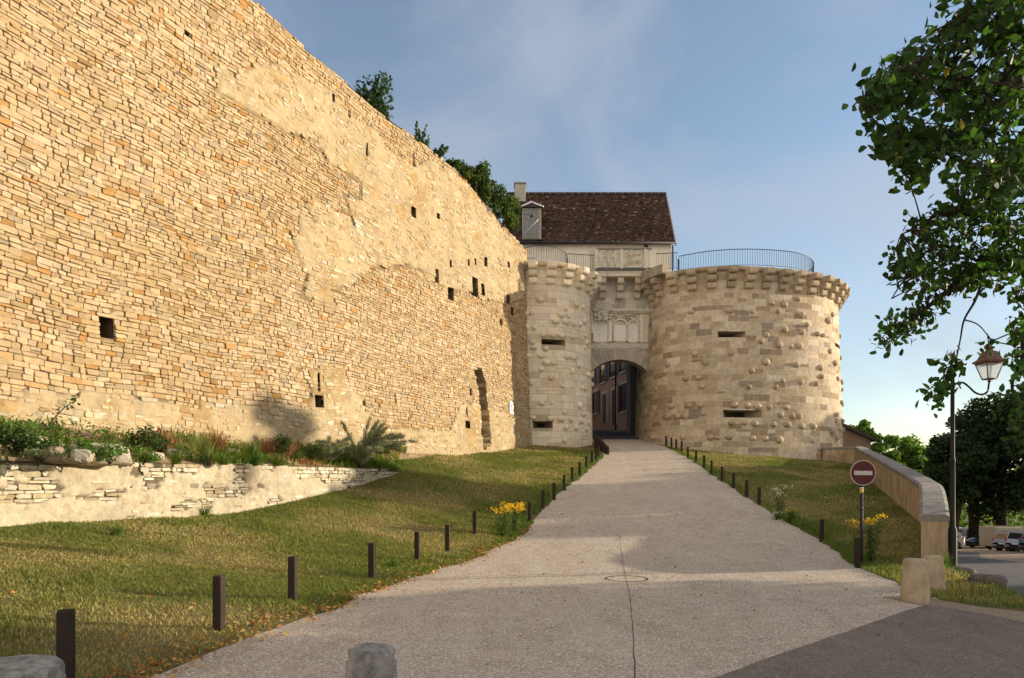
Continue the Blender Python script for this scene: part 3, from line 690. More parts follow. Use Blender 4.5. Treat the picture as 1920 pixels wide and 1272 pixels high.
def tower(name, pl, label, zb, slots, boss, bpal, mat, ch, ln, seed, gap, joint, rest, corb, bsize, capc):
    root = thing(name, tuple(pl.f(np.array([pl.L*.4]), np.array([0.]), np.array([0.]))[0][:2])+(zb,), label, "tower")
    rects = []
    for (x0, y0, x1, y1) in slots:
        a, zt = pl.at(x0, y0); b, z_ = pl.at(x1, y1); rects.append((a, b, z_, zt))
    def ok(s, za, zb_):
        o = np.ones(len(s), bool)
        for a, b, c, e in rects:
            if za < e-.02 and zb_ > c+.02: o &= ~((s > a) & (s < b))
        return o
    pr = [masonry(pl.f, .05, pl.L-.05, zb-1.2, 13.3, ch, ln, gap, bpal, ok, None, back=-.012, bev=.001, cut=.006, jit=.004, tilt=.0004, dep=.0006, seed=seed, minl=.16, nsub=10)]
    S = np.unique(np.concatenate([np.linspace(0, pl.L, 600)]+[[r[0], r[1]] for r in rects])); Z = np.unique(np.concatenate([np.linspace(zb-1.4, 13.4, 50)]+[[r[2], r[3]] for r in rects]))
    Sg, Zg = np.meshgrid(S, Z, indexing='ij'); cm, zm = (Sg[:-1, :-1]+Sg[1:, 1:])/2, (Zg[:-1, :-1]+Zg[1:, 1:])/2
    mk = np.ones(cm.shape, bool)
    for a, b, c, e in rects: mk &= ~((cm > a) & (cm < b) & (zm > c) & (zm < e))
    # mortar sits a touch behind the faces; backing shares the slot edges
    pr.append(grid_parts(pl.f(Sg.ravel(), Zg.ravel(), np.full(Sg.size, -.0035)).reshape(*Sg.shape, 3), np.array(joint), mk))
    mb = MB()
    for a, b, c, e in rects:                                            # splayed gun slots
        q = lambda s, z, d: tuple(pl.f(np.array([s]), np.array([z]), np.array([d]))[0])
        i = (b-a)*.22; zi = (e-c)*.12; d = -1.1; cc = tuple(x*.75 for x in joint)
        o_ = [q(a, c, .0), q(b, c, .0), q(b, e, .0), q(a, e, .0)]; n_ = [q(a+i, c+zi, d), q(b-i, c+zi, d), q(b-i, e-zi, d), q(a+i, e-zi, d)]
        for k in range(4): mb.quad(o_[k], n_[k], n_[(k+1) % 4], o_[(k+1) % 4], col=cc)
        mb.quad(*n_, col=(.05, .04, .03))
    rb = random.Random(seed)
    for (px, py) in boss:
        a, z = pl.at(px, py); p, n, t = pl.frame(a); c = Vector(pl.f(np.array([a]), np.array([z]), np.array([.0]))[0])
        r = rb.uniform(.75, 1.2)*bsize; wv = rb.uniform(.85, 1.35)
        k = rb.uniform(.85, 1.12)
        mb.ball(c+n*.02, (n*r*rb.uniform(.62, .95), t*r*wv, Vector((0, 0, r*rb.uniform(.8, 1.0)))), 12, 8, col=tuple(x*k for x in rest), jit=.06)
    # flat top and coping band
    nS = 120; SS = np.linspace(0, pl.L, nS)
    prof = [(-.02, 13.30), (.14, 13.33), (.16, 13.52), (.10, 13.58), (-.7, 13.60), (-1.2, 13.5)]
    ring = np.stack([pl.f(SS, np.full(nS, z), np.full(nS, d)) for d, z in prof], 1)
    pr.append(grid_parts(ring, np.array(capc)*(.85+.3*vnoise(np.repeat(SS, len(prof)).reshape(nS, -1)*2.0, 0*np.repeat(SS, len(prof)).reshape(nS, -1), 2))[..., None].reshape(-1, 1)))
    cen = pl.P.mean(0); mb.add([(cen[0], cen[1], 13.49)]+[tuple(p) for p in ring[:, -1]], [(0, k+1, k+2) for k in range(nS-1)], col=capc)
    pr.append(mb_parts(mb))
    V, L, Sz, C = join(pr); mesh_obj("wall", V, L, Sz, mat, root, C)
    cpal = [tuple(x*k for x in rest) for k in (.9, 1.0, 1.1)]
    for a in corb:
        p, n, t = pl.frame(a); mbc = MB(); col = rb.choice(cpal); wd = rb.uniform(.42, .5)
        o = Vector((p.x, p.y, 12.34+rb.uniform(-.02, .02)))-t*wd/2-n*.05
        z0 = 0
        for kk, pj in enumerate((.26, .48, .70)):                        # three stepped courses, each with a rounded nose
            h = .345; r_ = .16; j = rb.uniform(-.02, .02)
            out = [(0, z0+.004), (pj-r_, z0+.004)]+[(pj-r_+r_*math.sin(u), z0+r_-r_*math.cos(u)) for u in np.linspace(.2, PI/2, 6)]+[(pj+.004, z0+h-.02), (pj-.02, z0+h), (0, z0+h)]
            k2 = rb.uniform(.85, 1.12)
            mbc.prism([(a_+j, b_) for a_, b_ in out], (o, n, Vector((0, 0, 1)), t), wd+rb.uniform(-.02, .02), tuple(x*k2 for x in col)); z0 += .36
        mbc.build("corbel", mat, root)
    return root

def zz(lst, sc, ox, oy): return [(x/sc+ox, y/sc+oy) for x, y in lst]
boss_r = zz([(278,418),(485,410),(605,415),(745,415),(780,378),(858,348),(712,372),(898,488),(872,435),(875,527),(780,512),(955,538),(985,545),(680,542),(648,578),(748,598),(812,606),(858,603),(1015,465),(1040,432),(1020,632),(1088,668),(1045,697),(968,722),(675,692),(840,706),(598,738),(972,768),(1058,780),(762,792),(942,808),(725,826),(858,798),(355,692),(160,706),(490,645),(300,645),(145,745),(252,780),(318,775),(335,825),(102,838),(582,826),(180,930),(270,928),(330,925),(505,925),(572,928),(628,933),(690,936),(778,936),(165,985),(213,985),(252,985),(340,968),(748,978),(806,984),(850,986),(490,1022),(553,1020),(608,1025),(705,1030),(783,1030),(858,1040),(920,1040),(1040,1008),(1015,1065),(1055,1055),(1083,1060),(380,1100),(415,1102),(475,1098),(598,1105),(665,1108),(738,1114),(918,1122),(240,1098),(90,1100),(1040,1102),(1088,920),(1070,910),(1090,1010),(1090,550),(1093,800),(1094,840)], 2.89, 1200, 440)
boss_l = zz([(450,15),(540,15),(615,35),(668,40),(710,10),(175,65),(255,68),(330,135),(420,140),(500,140),(593,155),(713,140),(235,200),(250,252),(358,262),(705,250),(728,205),(198,330),(318,330),(548,335),(605,340),(365,388),(428,392),(650,415),(315,450),(590,465),(745,450),(405,525),(733,500),(185,580),(230,582),(505,605),(683,622),(710,632),(765,590),(315,765),(410,762),(655,785),(520,845),(690,865),(243,897),(403,905),(492,912),(573,915),(668,930),(735,938),(533,985),(617,988),(713,1000),(520,1105)], 4.89, 950, 600) + \
    zz([(480,1025),(765,1060),(815,1080),(680,1100),(640,1145),(700,1150),(825,1190),(370,1135),(410,1130),(600,1200),(740,1215),(790,1225),(365,1240),(435,1250),(678,1195)], 4.24, 900, 320)
pal_r = palette([(.52, .425, .30), (.57, .475, .35), (.46, .365, .25), (.36, .27, .185), (.62, .535, .41), (.335, .265, .20)], [34, 24, 19, 11, 11, 7], .08)
pal_l = palette([(.69, .60, .465), (.72, .64, .51), (.65, .55, .41), (.57, .455, .32)], [42, 34, 18, 6], .045)
c0 = PR.at(1221, 545)[0]
tower("round_tower", PR, "wide brown stone tower with a curved railing on top, right of the arch", 3.1,
      [(1344, 621, 1397, 633), (1354, 769, 1425, 784), (1563, 642, 1574, 657), (1570, 785, 1579, 799)], boss_r, pal_r, M['tower'], (.27, .40), (.42, .95), 21, .022, (.60, .49, .355), (.49, .395, .28),
      [c0+.25+1.03*k for k in range(19)], .178, (.36, .285, .20))
tower("round_tower", PL, "slim pale stone tower studded with bosses, between the rampart and the arch", 3.5,
      [(1014, 635, 1058, 648), (998, 790, 1035, 803)], boss_l, pal_l, M['pale'], (.34, .46), (.6, 1.25), 33, .020, (.42, .35, .26), (.72, .63, .49),
      [PL.at(1000, 530)[0]+.92*k for k in range(-1, 9)], .165, (.52, .40, .27))
# stub of the lost parapet on the gate side of the right tower
mb = MB(); SS = np.linspace(c0-.6, c0+2.0, 10)
for k in range(9):
    q = lambda s, z, d: tuple(PR.f(np.array([s]), np.array([z]), np.array([d]))[0]); t0, t1 = (13.95, 13.95) if k > 4 else (14.05, 14.05); cl = (.40*(1+.1*math.sin(k*2.1)), .32*(1+.1*math.sin(k*2.1)), .22)
    a, b = SS[k]+.008, SS[k+1]-.008
    f = [q(a, 13.42, .72), q(b, 13.42, .72), q(b, t1, .70), q(a, t0, .70)]; r = [q(a, 13.42, .2), q(b, 13.42, .2), q(b, t1, .22), q(a, t0, .22)]
    mb.add(f+r, [(0,1,2,3), (4,7,6,5), (0,4,5,1), (1,5,6,2), (2,6,7,3), (3,7,4,0)], cl)
tag(mb.build("parapet_stub", M['tower']), "broken block of tan parapet on the gate side of the wide tower's rim", "parapet")

# ------------------------------------------------------------------ gate between the towers
GY = 41.5
gate = thing("gatehouse", (6.6, GY, 4.0), "pale carved stone gate wall with a low arch between the two round towers", "gate")
AX0, AX1, SPR, APX = 4.78, 8.30, 8.20, 8.99
ARC = ((AX1-AX0)/2)**2; RISE = APX-SPR; AR = (ARC+RISE**2)/(2*RISE); ACX, ACZ = (AX0+AX1)/2, APX-AR
def flat_f(s, z, d): return np.stack([s, GY-d, z], -1)
def g_ok(s, za, zb):
    zm = (za+zb)/2; r = AR+.60
    o = ~((np.hypot(s-ACX, max(zm, 8.2)-ACZ) < r) & (s > AX0-.02) & (s < AX1+.02))
    if za < SPR: o &= (s < AX0) | (s > AX1)
    return o
pal_g = palette([(.53, .47, .385), (.47, .415, .335), (.39, .345, .285), (.59, .535, .45)], [35, 25, 15, 20], .06)
pr = [masonry(flat_f, 4.3, 8.75, 3.6, 13.9, (.30, .42), (.5, 1.1), .010, pal_g, g_ok, None, back=-.03, bev=.005, cut=.008, jit=.002, tilt=.002, dep=.005, seed=4, minl=.15)]
mb = MB(); N = 28; jc = (.42, .375, .31)
def arc_z(x): return ACZ+math.sqrt(max(0, AR*AR-(x-ACX)**2))
xs = [AX0+(AX1-AX0)*k/N for k in range(N+1)]
for k in range(N):
    a, b = xs[k], xs[k+1]; za, zb = arc_z(a), arc_z(b)
    mb.quad((a, GY+.008, za), (b, GY+.008, zb), (b, GY+.008, 14.0), (a, GY+.008, 14.0), col=jc)
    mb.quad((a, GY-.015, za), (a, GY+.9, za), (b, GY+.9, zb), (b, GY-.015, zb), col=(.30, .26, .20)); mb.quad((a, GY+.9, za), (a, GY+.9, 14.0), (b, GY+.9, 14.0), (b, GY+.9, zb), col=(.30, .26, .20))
for a, b in ((4.2, AX0), (AX1, 8.9)): mb.quad((a, GY+.008, 3.2), (b, GY+.008, 3.2), (b, GY+.008, 14.0), (a, GY+.008, 14.0), col=jc)
for x, sgn in ((AX0, 1), (AX1, -1)):
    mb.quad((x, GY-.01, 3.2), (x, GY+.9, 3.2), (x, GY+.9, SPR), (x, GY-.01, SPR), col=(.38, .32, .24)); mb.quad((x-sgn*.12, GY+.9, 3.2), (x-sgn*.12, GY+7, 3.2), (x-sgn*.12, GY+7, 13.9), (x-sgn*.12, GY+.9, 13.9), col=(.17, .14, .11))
mb.quad((4.2, GY, 14.0), (8.9, GY, 14.0), (8.9, GY+4.6, 14.0), (4.2, GY+4.6, 14.0), col=jc)
mb.v = [v for v in mb.v]
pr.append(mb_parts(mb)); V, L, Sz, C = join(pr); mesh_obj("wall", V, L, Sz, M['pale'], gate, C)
# voussoirs: one ring of wedge stones
mb = MB(); a0, a1 = math.atan2(SPR-ACZ, AX1-ACX), math.atan2(SPR-ACZ, AX0-ACX); nv = 17; rv = random.Random(3)
for k in range(nv):
    u0, u1 = a0+(a1-a0)*k/nv+.004, a0+(a1-a0)*(k+1)/nv-.004; r0, r1 = AR, AR+rv.uniform(.55, .68); c = rv.choice([(.36, .32, .27), (.40, .36, .30), (.33, .30, .26), (.45, .405, .34)])
    P = [(r*math.cos(u), r*math.sin(u)) for r, u in ((r0, u0), (r0, (u0+u1)/2), (r0, u1), (r1, u1), (r1, u0))]
    mb.prism([(ACX+x, ACZ+z) for x, z in P], (Vector((0, GY-.025, 0)), Vector((1, 0, 0)), Vector((0, 0, 1)), Vector((0, 1, 0))), .3, c)
mb.build("arch_ring", M['pale'], gate)
W_ = (.80, .75, .65)
def gx(px, Y=GY): return (px-CX)/F*Y
def gzz(py, Y=GY): return EYE+(HY-py)/F*Y
# carved band: sills, pilasters, niches, canopies
rc = random.Random(12)
def moulding(mb, x0, x1, z, steps, y=GY):
    for h, d in steps:
        mb.box((x0, y-d, z), (x1, y+.05, z+h-.004), tuple(q*rc.uniform(.9, 1.05) for q in W_)); z += h
mb = MB(); moulding(mb, 4.62, 8.45, gzz(656), [(.07, .05), (.09, .13), (.06, .09), (.05, .16)])
for k in range(60): mb.ball((rc.uniform(4.65, 8.4), GY-.13, gzz(652)+rc.uniform(-.03, .06)), (rc.uniform(.03, .08), .05, rc.uniform(.02, .05)), 7, 5, col=tuple(q*rc.uniform(.75, 1.0) for q in W_), jit=.2)
mb.build("string_course", M['white'], gate)
mb = MB(); moulding(mb, 4.9, 8.42, gzz(588), [(.06, .06), (.06, .12), (.07, .18), (.05, .22)])
for k in range(40): mb.ball((rc.uniform(5.6, 8.4), GY-.17, gzz(585)+rc.uniform(-.02, .12)), (rc.uniform(.03, .1), .05, rc.uniform(.02, .05)), 7, 5, col=tuple(q*rc.uniform(.7, 1.0) for q in W_), jit=.25)
mb.build("cornice", M['white'], gate)
def frame_niche(x0, x1, ztop, zbot, depth, pil=.07, arch=True):
    mb = MB(); c = lambda: tuple(q*rc.uniform(.92, 1.05) for q in W_)
    xm = (x0+x1)/2; hw = (x1-x0)/2; zs = ztop-hw*.8 if arch else ztop
    for s in (-1, 1):
        xx = xm+s*hw; mb.box((xx-pil/2, GY-.10, zbot), (xx+pil/2, GY+.02, zs), c()); mb.box((xx-pil*.9, GY-.14, zbot), (xx+pil*.9, GY+.02, zbot+.12), c()); mb.box((xx-pil*.8, GY-.14, zs-.06), (xx+pil*.8, GY+.02, zs+.04), c())
    if arch:
        pts = [Vector((xm+hw*math.cos(u), GY-.06, zs+hw*.8*math.sin(u))) for u in np.linspace(0, PI, 14)]
        mb.tube(pts, .045, 6, c()); mb.tube([p+Vector((0, .03, .07)) for p in pts], .03, 6, c())
        for s in (-1, 1): mb.tube([Vector((xm+s*hw, GY-.07, zs+.1)), Vector((xm+s*hw*.5, GY-.09, zs+hw*.75)), Vector((xm, GY-.08, zs+hw*1.35))], .025, 5, c())
        for k in range(10): mb.ball((xm+rc.uniform(-hw, hw)*.6, GY-.09, zs+hw*rc.uniform(.9, 1.4)), (.05, .05, .05), 6, 5, col=c(), jit=.25)
    mb.quad((x0, GY-.012, zbot), (x1, GY-.012, zbot), (x1, GY-.012, zs), (x0, GY-.012, zs), col=(.84, .80, .72))
    return mb
frame_niche(gx(1113), gx(1140), gzz(602), gzz(641), .2, arch=False).build("niche", M['white'], gate)
frame_niche(gx(1151), gx(1175), gzz(600), gzz(640), .2).build("niche", M['white'], gate)
frame_niche(gx(1178), gx(1196), gzz(602), gzz(642), .2).build("niche", M['white'], gate)
mb = MB(); mb.box((gx(1200), GY-.05, gzz(642)), (gx(1206), GY+.01, gzz(590)), W_); mb.build("pilaster", M['white'], gate); mb = MB(); mb.box((gx(1206)+.01, GY-.03, gzz(642)), (gx(1221), GY+.01, gzz(590)), (.68, .62, .52)); mb.build("panel", M['white'], gate)
mb = MB(); mb.box((gx(1108), GY-.12, gzz(625)), (gx(1112), GY+.01, gzz(586)), W_); mb.build("pilaster", M['white'], gate); mb = MB(); mb.box((gx(1140.5), GY-.10, gzz(641)), (gx(1147), GY+.01, gzz(590)), W_); mb.build("pilaster", M['white'], gate)
mb = MB()                                                               # big worn canopy over the left niche
for k in range(5):
    u0, u1 = PI*k/5, PI*(k+1)/5; r = .48; x = gx(1126); z0 = gzz(602)
    P = [(x-r*math.cos(u0)*.95, GY-r*math.sin(u0)*.75), (x-r*math.cos(u1)*.95, GY-r*math.sin(u1)*.75)]
    for za, zb in ((z0, z0+.42), (z0+.44, z0+.52)):
        mb.add([(P[0][0], P[0][1], za), (P[1][0], P[1][1], za), (P[1][0], P[1][1], zb), (P[0][0], P[0][1], zb), (x, GY+.05, za-.0), (x, GY+.05, zb)], [(0,1,2,3), (0,4,1), (3,2,5)], tuple(q*rc.uniform(.8, 1.0) for q in W_))
    mb.tube([(P[0][0], P[0][1]-.02, z0-.14), (P[0][0], P[0][1]-.02, z0+.45)], .04, 6, W_)
for k in range(46): mb.ball((gx(1126)+rc.uniform(-.55, .62), GY-.1-rc.uniform(0, .3), gzz(602)+rc.uniform(-.02, .75)), (rc.uniform(.04, .11), .08, rc.uniform(.03, .09)), 7, 5, col=tuple(q*rc.uniform(.6, .95) for q in W_), jit=.25)
mb.build("canopy", M['white'], gate)
# machicolation: corbels, lintel, parapet with two relief panels
for px in (1128.5, 1161, 1193.5, 1219):
    mb = MB(); x = gx(px); z0 = gzz(562); wd = .36
    for kk, pj in enumerate((.24, .44, .64)):
        h = .40; r_ = .15; out = [(0, z0)]+[(pj-r_+r_*math.sin(u), z0+r_-r_*math.cos(u)) for u in np.linspace(0, PI/2, 6)]+[(pj, z0+h-.015), (0, z0+h-.004)]
        mb.prism(out, (Vector((x-wd/2, GY, 0)), Vector((0, -1, 0)), Vector((0, 0, 1)), Vector((1, 0, 0))), wd, tuple(q*rc.uniform(.85, 1.0) for q in (.58, .50, .38))); z0 += h
    mb.build("corbel", M['white'], gate)
mb = MB(); zt = gzz(562)+1.2
mb.box((4.75, GY-.72, zt), (8.45, GY+.1, zt+.17), (.64, .56, .44), .01); mb.box((4.9, GY-.66, zt+.175), (8.4, GY+.1, zt+.33), (.52, .44, .33), .01)
mb.build("lintel", M['white'], gate)
zp = zt+.335
mb = MB(); mb.box((5.05, GY-.50, zp), (8.35, GY-.2, zp+.26), (.12, .115, .11), .01); mb.box((5.05, GY-.46, zp+.265), (8.35, GY-.2, zp+1.36), (.64, .58, .47), .01)
mb.box((5.02, GY-.56, zp+1.365), (8.4, GY-.15, zp+1.45), (.30, .28, .26), .01)
for px in (1118, 1165.5, 1210): mb.box((gx(px-3, 41), GY-.54, zp+.2), (gx(px+3, 41), GY-.45, zp+1.36), (.66, .60, .49), .01)
mb.box((4.7, GY-.45, zp-.1), (5.04, GY-.2, zp+1.36), (.58, .52, .42), .01)
mb.build("parapet", M['white'], gate)
mb = MB(); x0, x1 = gx(1122, 41), gx(1161, 41); zb = zp+.32
for cxp in (.2, .62, 1.02):
    xx = x0+cxp; mb.tube([(xx, GY-.48, zb), (xx, GY-.5, zb+.35), (xx, GY-.48, zb+.5)], .035, 6, W_)
    for s in (-1, 1):
        mb.tube([(xx, GY-.47, zb+.42), (xx+s*.19, GY-.5, zb+.6), (xx+s*.2, GY-.5, zb+.82), (xx+s*.09, GY-.47, zb+.98)], .028, 6, W_)
        mb.tube([(xx, GY-.47, zb+.25), (xx+s*.16, GY-.49, zb+.42)], .022, 5, W_)
mb.build("relief_panel", M['white'], gate)
mb = MB(); x0, x1 = gx(1170, 41), gx(1207, 41)
for k in range(26):
    a = rc.uniform(0, 1); b = rc.uniform(.0, .85); ln = rc.uniform(.15, .45); X0 = x0+a*(x1-x0-.25); Z0 = zb+b
    mb.tube([(X0, GY-.46, Z0), (X0+ln*.55, GY-.51, min(zb+1.0, Z0+ln*.4)), (min(x1, X0+ln), GY-.46, min(zb+1.02, Z0+ln*.85))], [.02, .045, .012], 6, tuple(q*rc.uniform(.9, 1.0) for q in (.68, .60, .47)))
mb.build("relief_panel", M['white'], gate)

# ------------------------------------------------------------------ railings
def railing(name, pts, label, h0=.0, h=.95, sp=.145, r=.011, posts=()):
    root = thing(name, tuple(pts[0]), label, "railing"); P = [Vector(p) for p in pts]
    mb = MB(); mb.tube([p+Vector((0, 0, h)) for p in P], .022, 6); mb.build("top_rail", M['iron'], root)
    mb = MB(); mb.tube([p+Vector((0, 0, .07)) for p in P], .014, 5); mb.build("bottom_rail", M['iron'], root)
    mb = MB(); acc = 0
    for a, b in zip(P[:-1], P[1:]):
        L = (b-a).length
        while acc < L:
            q = a+(b-a)*(acc/L); mb.tube([q+Vector((0, 0, .05)), q+Vector((0, 0, h))], r, 5, smooth=False); acc += sp
        acc -= L
    mb.build("bars", M['iron'], root)
    for p in posts:
        mb = MB(); mb.box((p[0]-.03, p[1]-.03, p[2]), (p[0]+.03, p[1]+.03, p[2]+h+.12)); mb.build("post", M['iron'], root)
    return root
ra = [(9.85, 40.3, 13.9)]+[tuple(p)+(13.9,) for p in np.array(catmull([(9.85, 40.3), (11.4, 39.4), (13.4, 39.05), (15.8, 39.4), (17.3, 40.2), (18.3, 41.4), (18.75, 43), (18.6, 45.5)], 10))[1:]]
railing("railing", ra, "long curved grey iron railing on top of the wide right tower", posts=[(9.85, 40.3, 13.6)], h=.98)
railing("railing", [(8.55, 40.45, 14.1), (9.8, 40.25, 14.1)], "short straight iron railing between the relief panels and the wide tower's railing", h=.98, posts=[(9.8, 40.25, 13.6)])
la = [(.45+.0, 39.3, 13.85)]+[tuple(p)+(13.85,) for p in np.array(catmull([(.45, 39.0), (1.4, 38.3), (2.4, 38.55), (3.0, 39.3), (3.2, 39.9)], 8))]
railing("railing", la, "curved iron railing on top of the slim left tower", h=.98)
railing("railing", [(3.25, 40.0, 13.95), (4.9, 40.5, 14.02)], "short iron railing between the slim tower and the carved parapet", h=.98, posts=[(3.25, 40.0, 13.6)])
# ------------------------------------------------------------------ house above the gate
HYF, HYR = 45.6, 48.1
hx0, hx1 = -.35, gx(1264, HYF); ez, rz = gzz(451, HYF), gzz(364, HYR)
house = thing("tiled_house", (5, HYF, 12), "cream house with a steep dark brown tiled roof above the gate", "house")
mb = MB(); yb = HYR+(HYR-HYF)
o_ = [(HYF, 11.0), (HYF, ez-.02), (HYR, rz-.12), (yb, ez-.02), (yb, 11.0)]
mb.prism(o_, (Vector((hx0+.12, 0, 0)), Vector((0, 1, 0)), Vector((0, 0, 1)), Vector((1, 0, 0))), hx1-hx0-.30)
mb.box((gx(1215, HYF), HYF-.05, 11.0), (hx1-.2, HYF+.0, ez-.2)); mb.box((.4, HYF-.06, 16.5), (1.6, HYF+.0, ez-.03))
mb.build("wall", M['cream'], house)
sl_len = math.hypot(HYR-HYF+.3, rz-ez+.3); ud = Vector((0, HYR-HYF+.3, rz-ez+.3)).normalized(); un = Vector((0, -ud.z, ud.y))
def roof_f(s, z, d):
    sag = .03*np.sin(s*.8)*np.sin(z*.6)
    return np.stack([s, HYF-.3+ud.y*z+un.y*(d+sag), ez-.3+ud.z*z+un.z*(d+sag)], -1)
pal_t = palette([(.085, .050, .038), (.11, .062, .045), (.062, .040, .033), (.14, .078, .052), (.17, .12, .09), (.26, .22, .18)], [36, 28, 22, 8, 3, 1.2], .14)
def t_mod(rn, s, z, d, col): return np.ones(len(s), bool), d, col*(1+.5*(fbm(s*.5, z*.6, 3, 5)-.45))[:, None]*np.where(rn.random((len(s), 1)) < .02, 2.2, 1)*.86
dk = ((gx(978, HYF), gx(1017, HYF)), (0, 3.0))
def t_ok(s, a, b): return ~((s > dk[0][0]) & (s < dk[0][1]) & (b < 2.9))
pr = [masonry(roof_f, hx0, hx1, 0, sl_len, (.125, .14), (.16, .20), .008, pal_t, t_ok, t_mod, back=-.03, bev=.008, cut=.012, jit=.006, tilt=.012, dep=.010, seed=8)]
mb = MB(); q = lambda s, z, d: tuple(roof_f(np.array([s]), np.array([z]), np.array([d]))[0])
mb.quad(*[(hx, HYF-.3+ud.y*z_+un.y*-.06, ez-.3+ud.z*z_+un.z*-.06) for hx, z_ in ((hx0, 0), (hx1, 0), (hx1, sl_len), (hx0, sl_len))], col=(.02, .016, .014))
mb.quad((hx0, HYR, rz), (hx1, HYR, rz), (hx1, yb+.3, ez-.3), (hx0, yb+.3, ez-.3), col=(.05, .035, .03))
pr.append(mb_parts(mb)); V, L, Sz, C = join(pr); rf = mesh_obj("roof", V, L, Sz, M['tile'], house, C)
mb = MB(); n = 22
for k in range(n):
    a, b = hx0+(hx1-hx0)*k/n, hx0+(hx1-hx0)*(k+1)/n
    mb.tube([(a, HYR, rz+.02), (b-.03, HYR, rz+.02)], .10, 7, (.075, .05, .04)); mb.tube([(b-.05, HYR, rz+.025), (b+.03, HYR, rz+.03)], .125, 7, (.25, .22, .2))
mb.build("ridge_tiles", M['tile'], rf)
mb = MB()
for xx in (hx0-.06, hx1):
    mb = MB(); p0, p1 = q(xx, -.05, .0), q(xx, sl_len+.05, .0); mb.add([(xx, p0[1], p0[2]-.16), (xx+.07, p0[1], p0[2]-.16), (xx+.07, p1[1], p1[2]-.16), (xx, p1[1], p1[2]-.16), (xx, p0[1], p0[2]+.07), (xx+.07, p0[1], p0[2]+.07), (xx+.07, p1[1], p1[2]+.07), (xx, p1[1], p1[2]+.07)], [(0,3,2,1), (4,5,6,7), (0,1,5,4), (1,2,6,5), (2,3,7,6), (3,0,4,7)], (.42, .39, .35)); mb.build("verge", M['white'], rf)
mb = MB(); mb.tube([(hx0, HYF-.38, ez-.27), (hx1+.05, HYF-.38, ez-.30)], .075, 8); mb.build("gutter", M['plastic'], house); mb = MB(); mb.tube([(hx1-.12, HYF-.12, ez-.35), (hx1-.12, HYF-.12, 12.5)], .05, 8); mb.build("downpipe", M['plastic'], house); mb = MB(); mb.box((gx(1211, HYF)-.1, HYF-.14, ez-.62), (gx(1211, HYF)+.1, HYF-.005, ez-.34)); mb.build("rain_hopper", M['plastic'], house)
cx0, cx1 = gx(965, HYR-.4), gx(986, HYR-.4); mb = MB(); mb.box((cx0, HYR-.45, rz-1.2), (cx1, HYR+.35, rz+.52), (.46, .42, .36), .015); mb.box((cx0-.05, HYR-.5, rz+.525), (cx1+.05, HYR+.4, rz+.63), (.30, .27, .24), .01)
mb.build("chimney", M['pale'], rf)
# dormer with a grey plank door
dm = MB(); dx0, dx1 = gx(979, HYF), gx(1015, HYF); dz0, dz1 = gzz(450, HYF), gzz(391, HYF)
dm.box((dx0, HYF-.12, dz0), (dx1, HYF+2.4, dz1), (.40, .36, .30)); dorm = dm.build("dormer", M['pale'], house)
dm = MB(); nb = 6
for k in range(nb):
    a = dx0+.06+(dx1-dx0-.22)*k/nb; dm.box((a, HYF-.17, dz0+.06), (a+(dx1-dx0-.22)/nb-.012, HYF-.125, dz1-.05))
for z in (dz0+.35, dz1-.45): dm.box((dx0+.08, HYF-.195, z), (dx0+.75, HYF-.172, z+.05))
dm.build("door", M['greywood'], dorm)
dm = MB(); dm.prism([(0, .13), (.05, .045), (.11, 0), (.05, -.045), (0, -.13), (-.05, -.045), (-.11, 0), (-.05, .045)], (Vector(((dx0+dx1)/2-.03, HYF-.176, dz0+(dz1-dz0)*.72)), Vector((1, 0, 0)), Vector((0, 0, 1)), Vector((0, 1, 0))), .01)
dm.build("peephole", M['gap'], dorm)
dm = MB(); dm.tube([(dx0+.1, HYF-.21, dz0+.2), (dx1-.2, HYF-.21, dz0+1.3)], .018, 5); dm.build("brace", M['whitepaint'], dorm)
dm = MB(); ap = (dx0+dx1)/2; tz_ = gzz(379, HYF); e = .12
dm.add([(dx0-e, HYF-.3, dz1-.02), (dx1+e, HYF-.3, dz1-.02), (dx1+e, HYF+2.6, dz1-.02), (dx0-e, HYF+2.6, dz1-.02), (ap, HYF+.5, tz_+.15), (ap, HYF+2.8, tz_+.15)], [(0,1,4), (1,2,5,4), (3,0,4,5), (0,3,2,1)], (.06, .042, .035)); dr = dm.build("dormer_roof", M['tile'], dorm)
dm = MB()
for s in (dx0-e, dx1+e): dm.tube([(s, HYF-.3, dz1+.0), ((s*.45+ap*.55), HYF+.14, dz1+(tz_+.15-dz1)*.58), (ap, HYF+.5, tz_+.2)], [.05, .06, .07], 7, (.72, .69, .64))
dm.build("mortar_hip", M['whitepaint'], dr)

# ------------------------------------------------------------------ street behind the gate
fx0, fy0, fx1, fy1 = 9.0, 50.5, 5.6, 70.2
row = thing("terraced_house", (8.95, 49, 5.1), "shaded pink rendered house with blue shutters seen through the arch", "house")
def fp(Y, off=0): return Vector((fx0+(fx1-fx0)*(Y-fy0)/(fy1-fy0)-off, Y, 0))
mb = MB(); a, b = fp(fy0), fp(fy1)
mb.add([(a.x, a.y, 4), (b.x, b.y, 4), (b.x, b.y, 14.5), (a.x, a.y, 14.5), (a.x+7, a.y, 4), (b.x+7, b.y, 4), (b.x+7, b.y, 14.5), (a.x+7, a.y, 14.5)], [(0,3,2,1), (4,5,6,7), (3,7,6,2), (0,4,7,3), (1,2,6,5)])
mb.build("wall", M['pink'], row)
def facade_box(mb, Y0, Y1, z0, z1, d0, d1):
    p = [fp(Y0, d0), fp(Y1, d0), fp(Y1, d1), fp(Y0, d1)]
    mb.add([(q.x, q.y, z0) for q in p]+[(q.x, q.y, z1) for q in p], [(0,3,2,1), (4,5,6,7), (0,1,5,4), (1,2,6,5), (2,3,7,6), (3,0,4,7)])
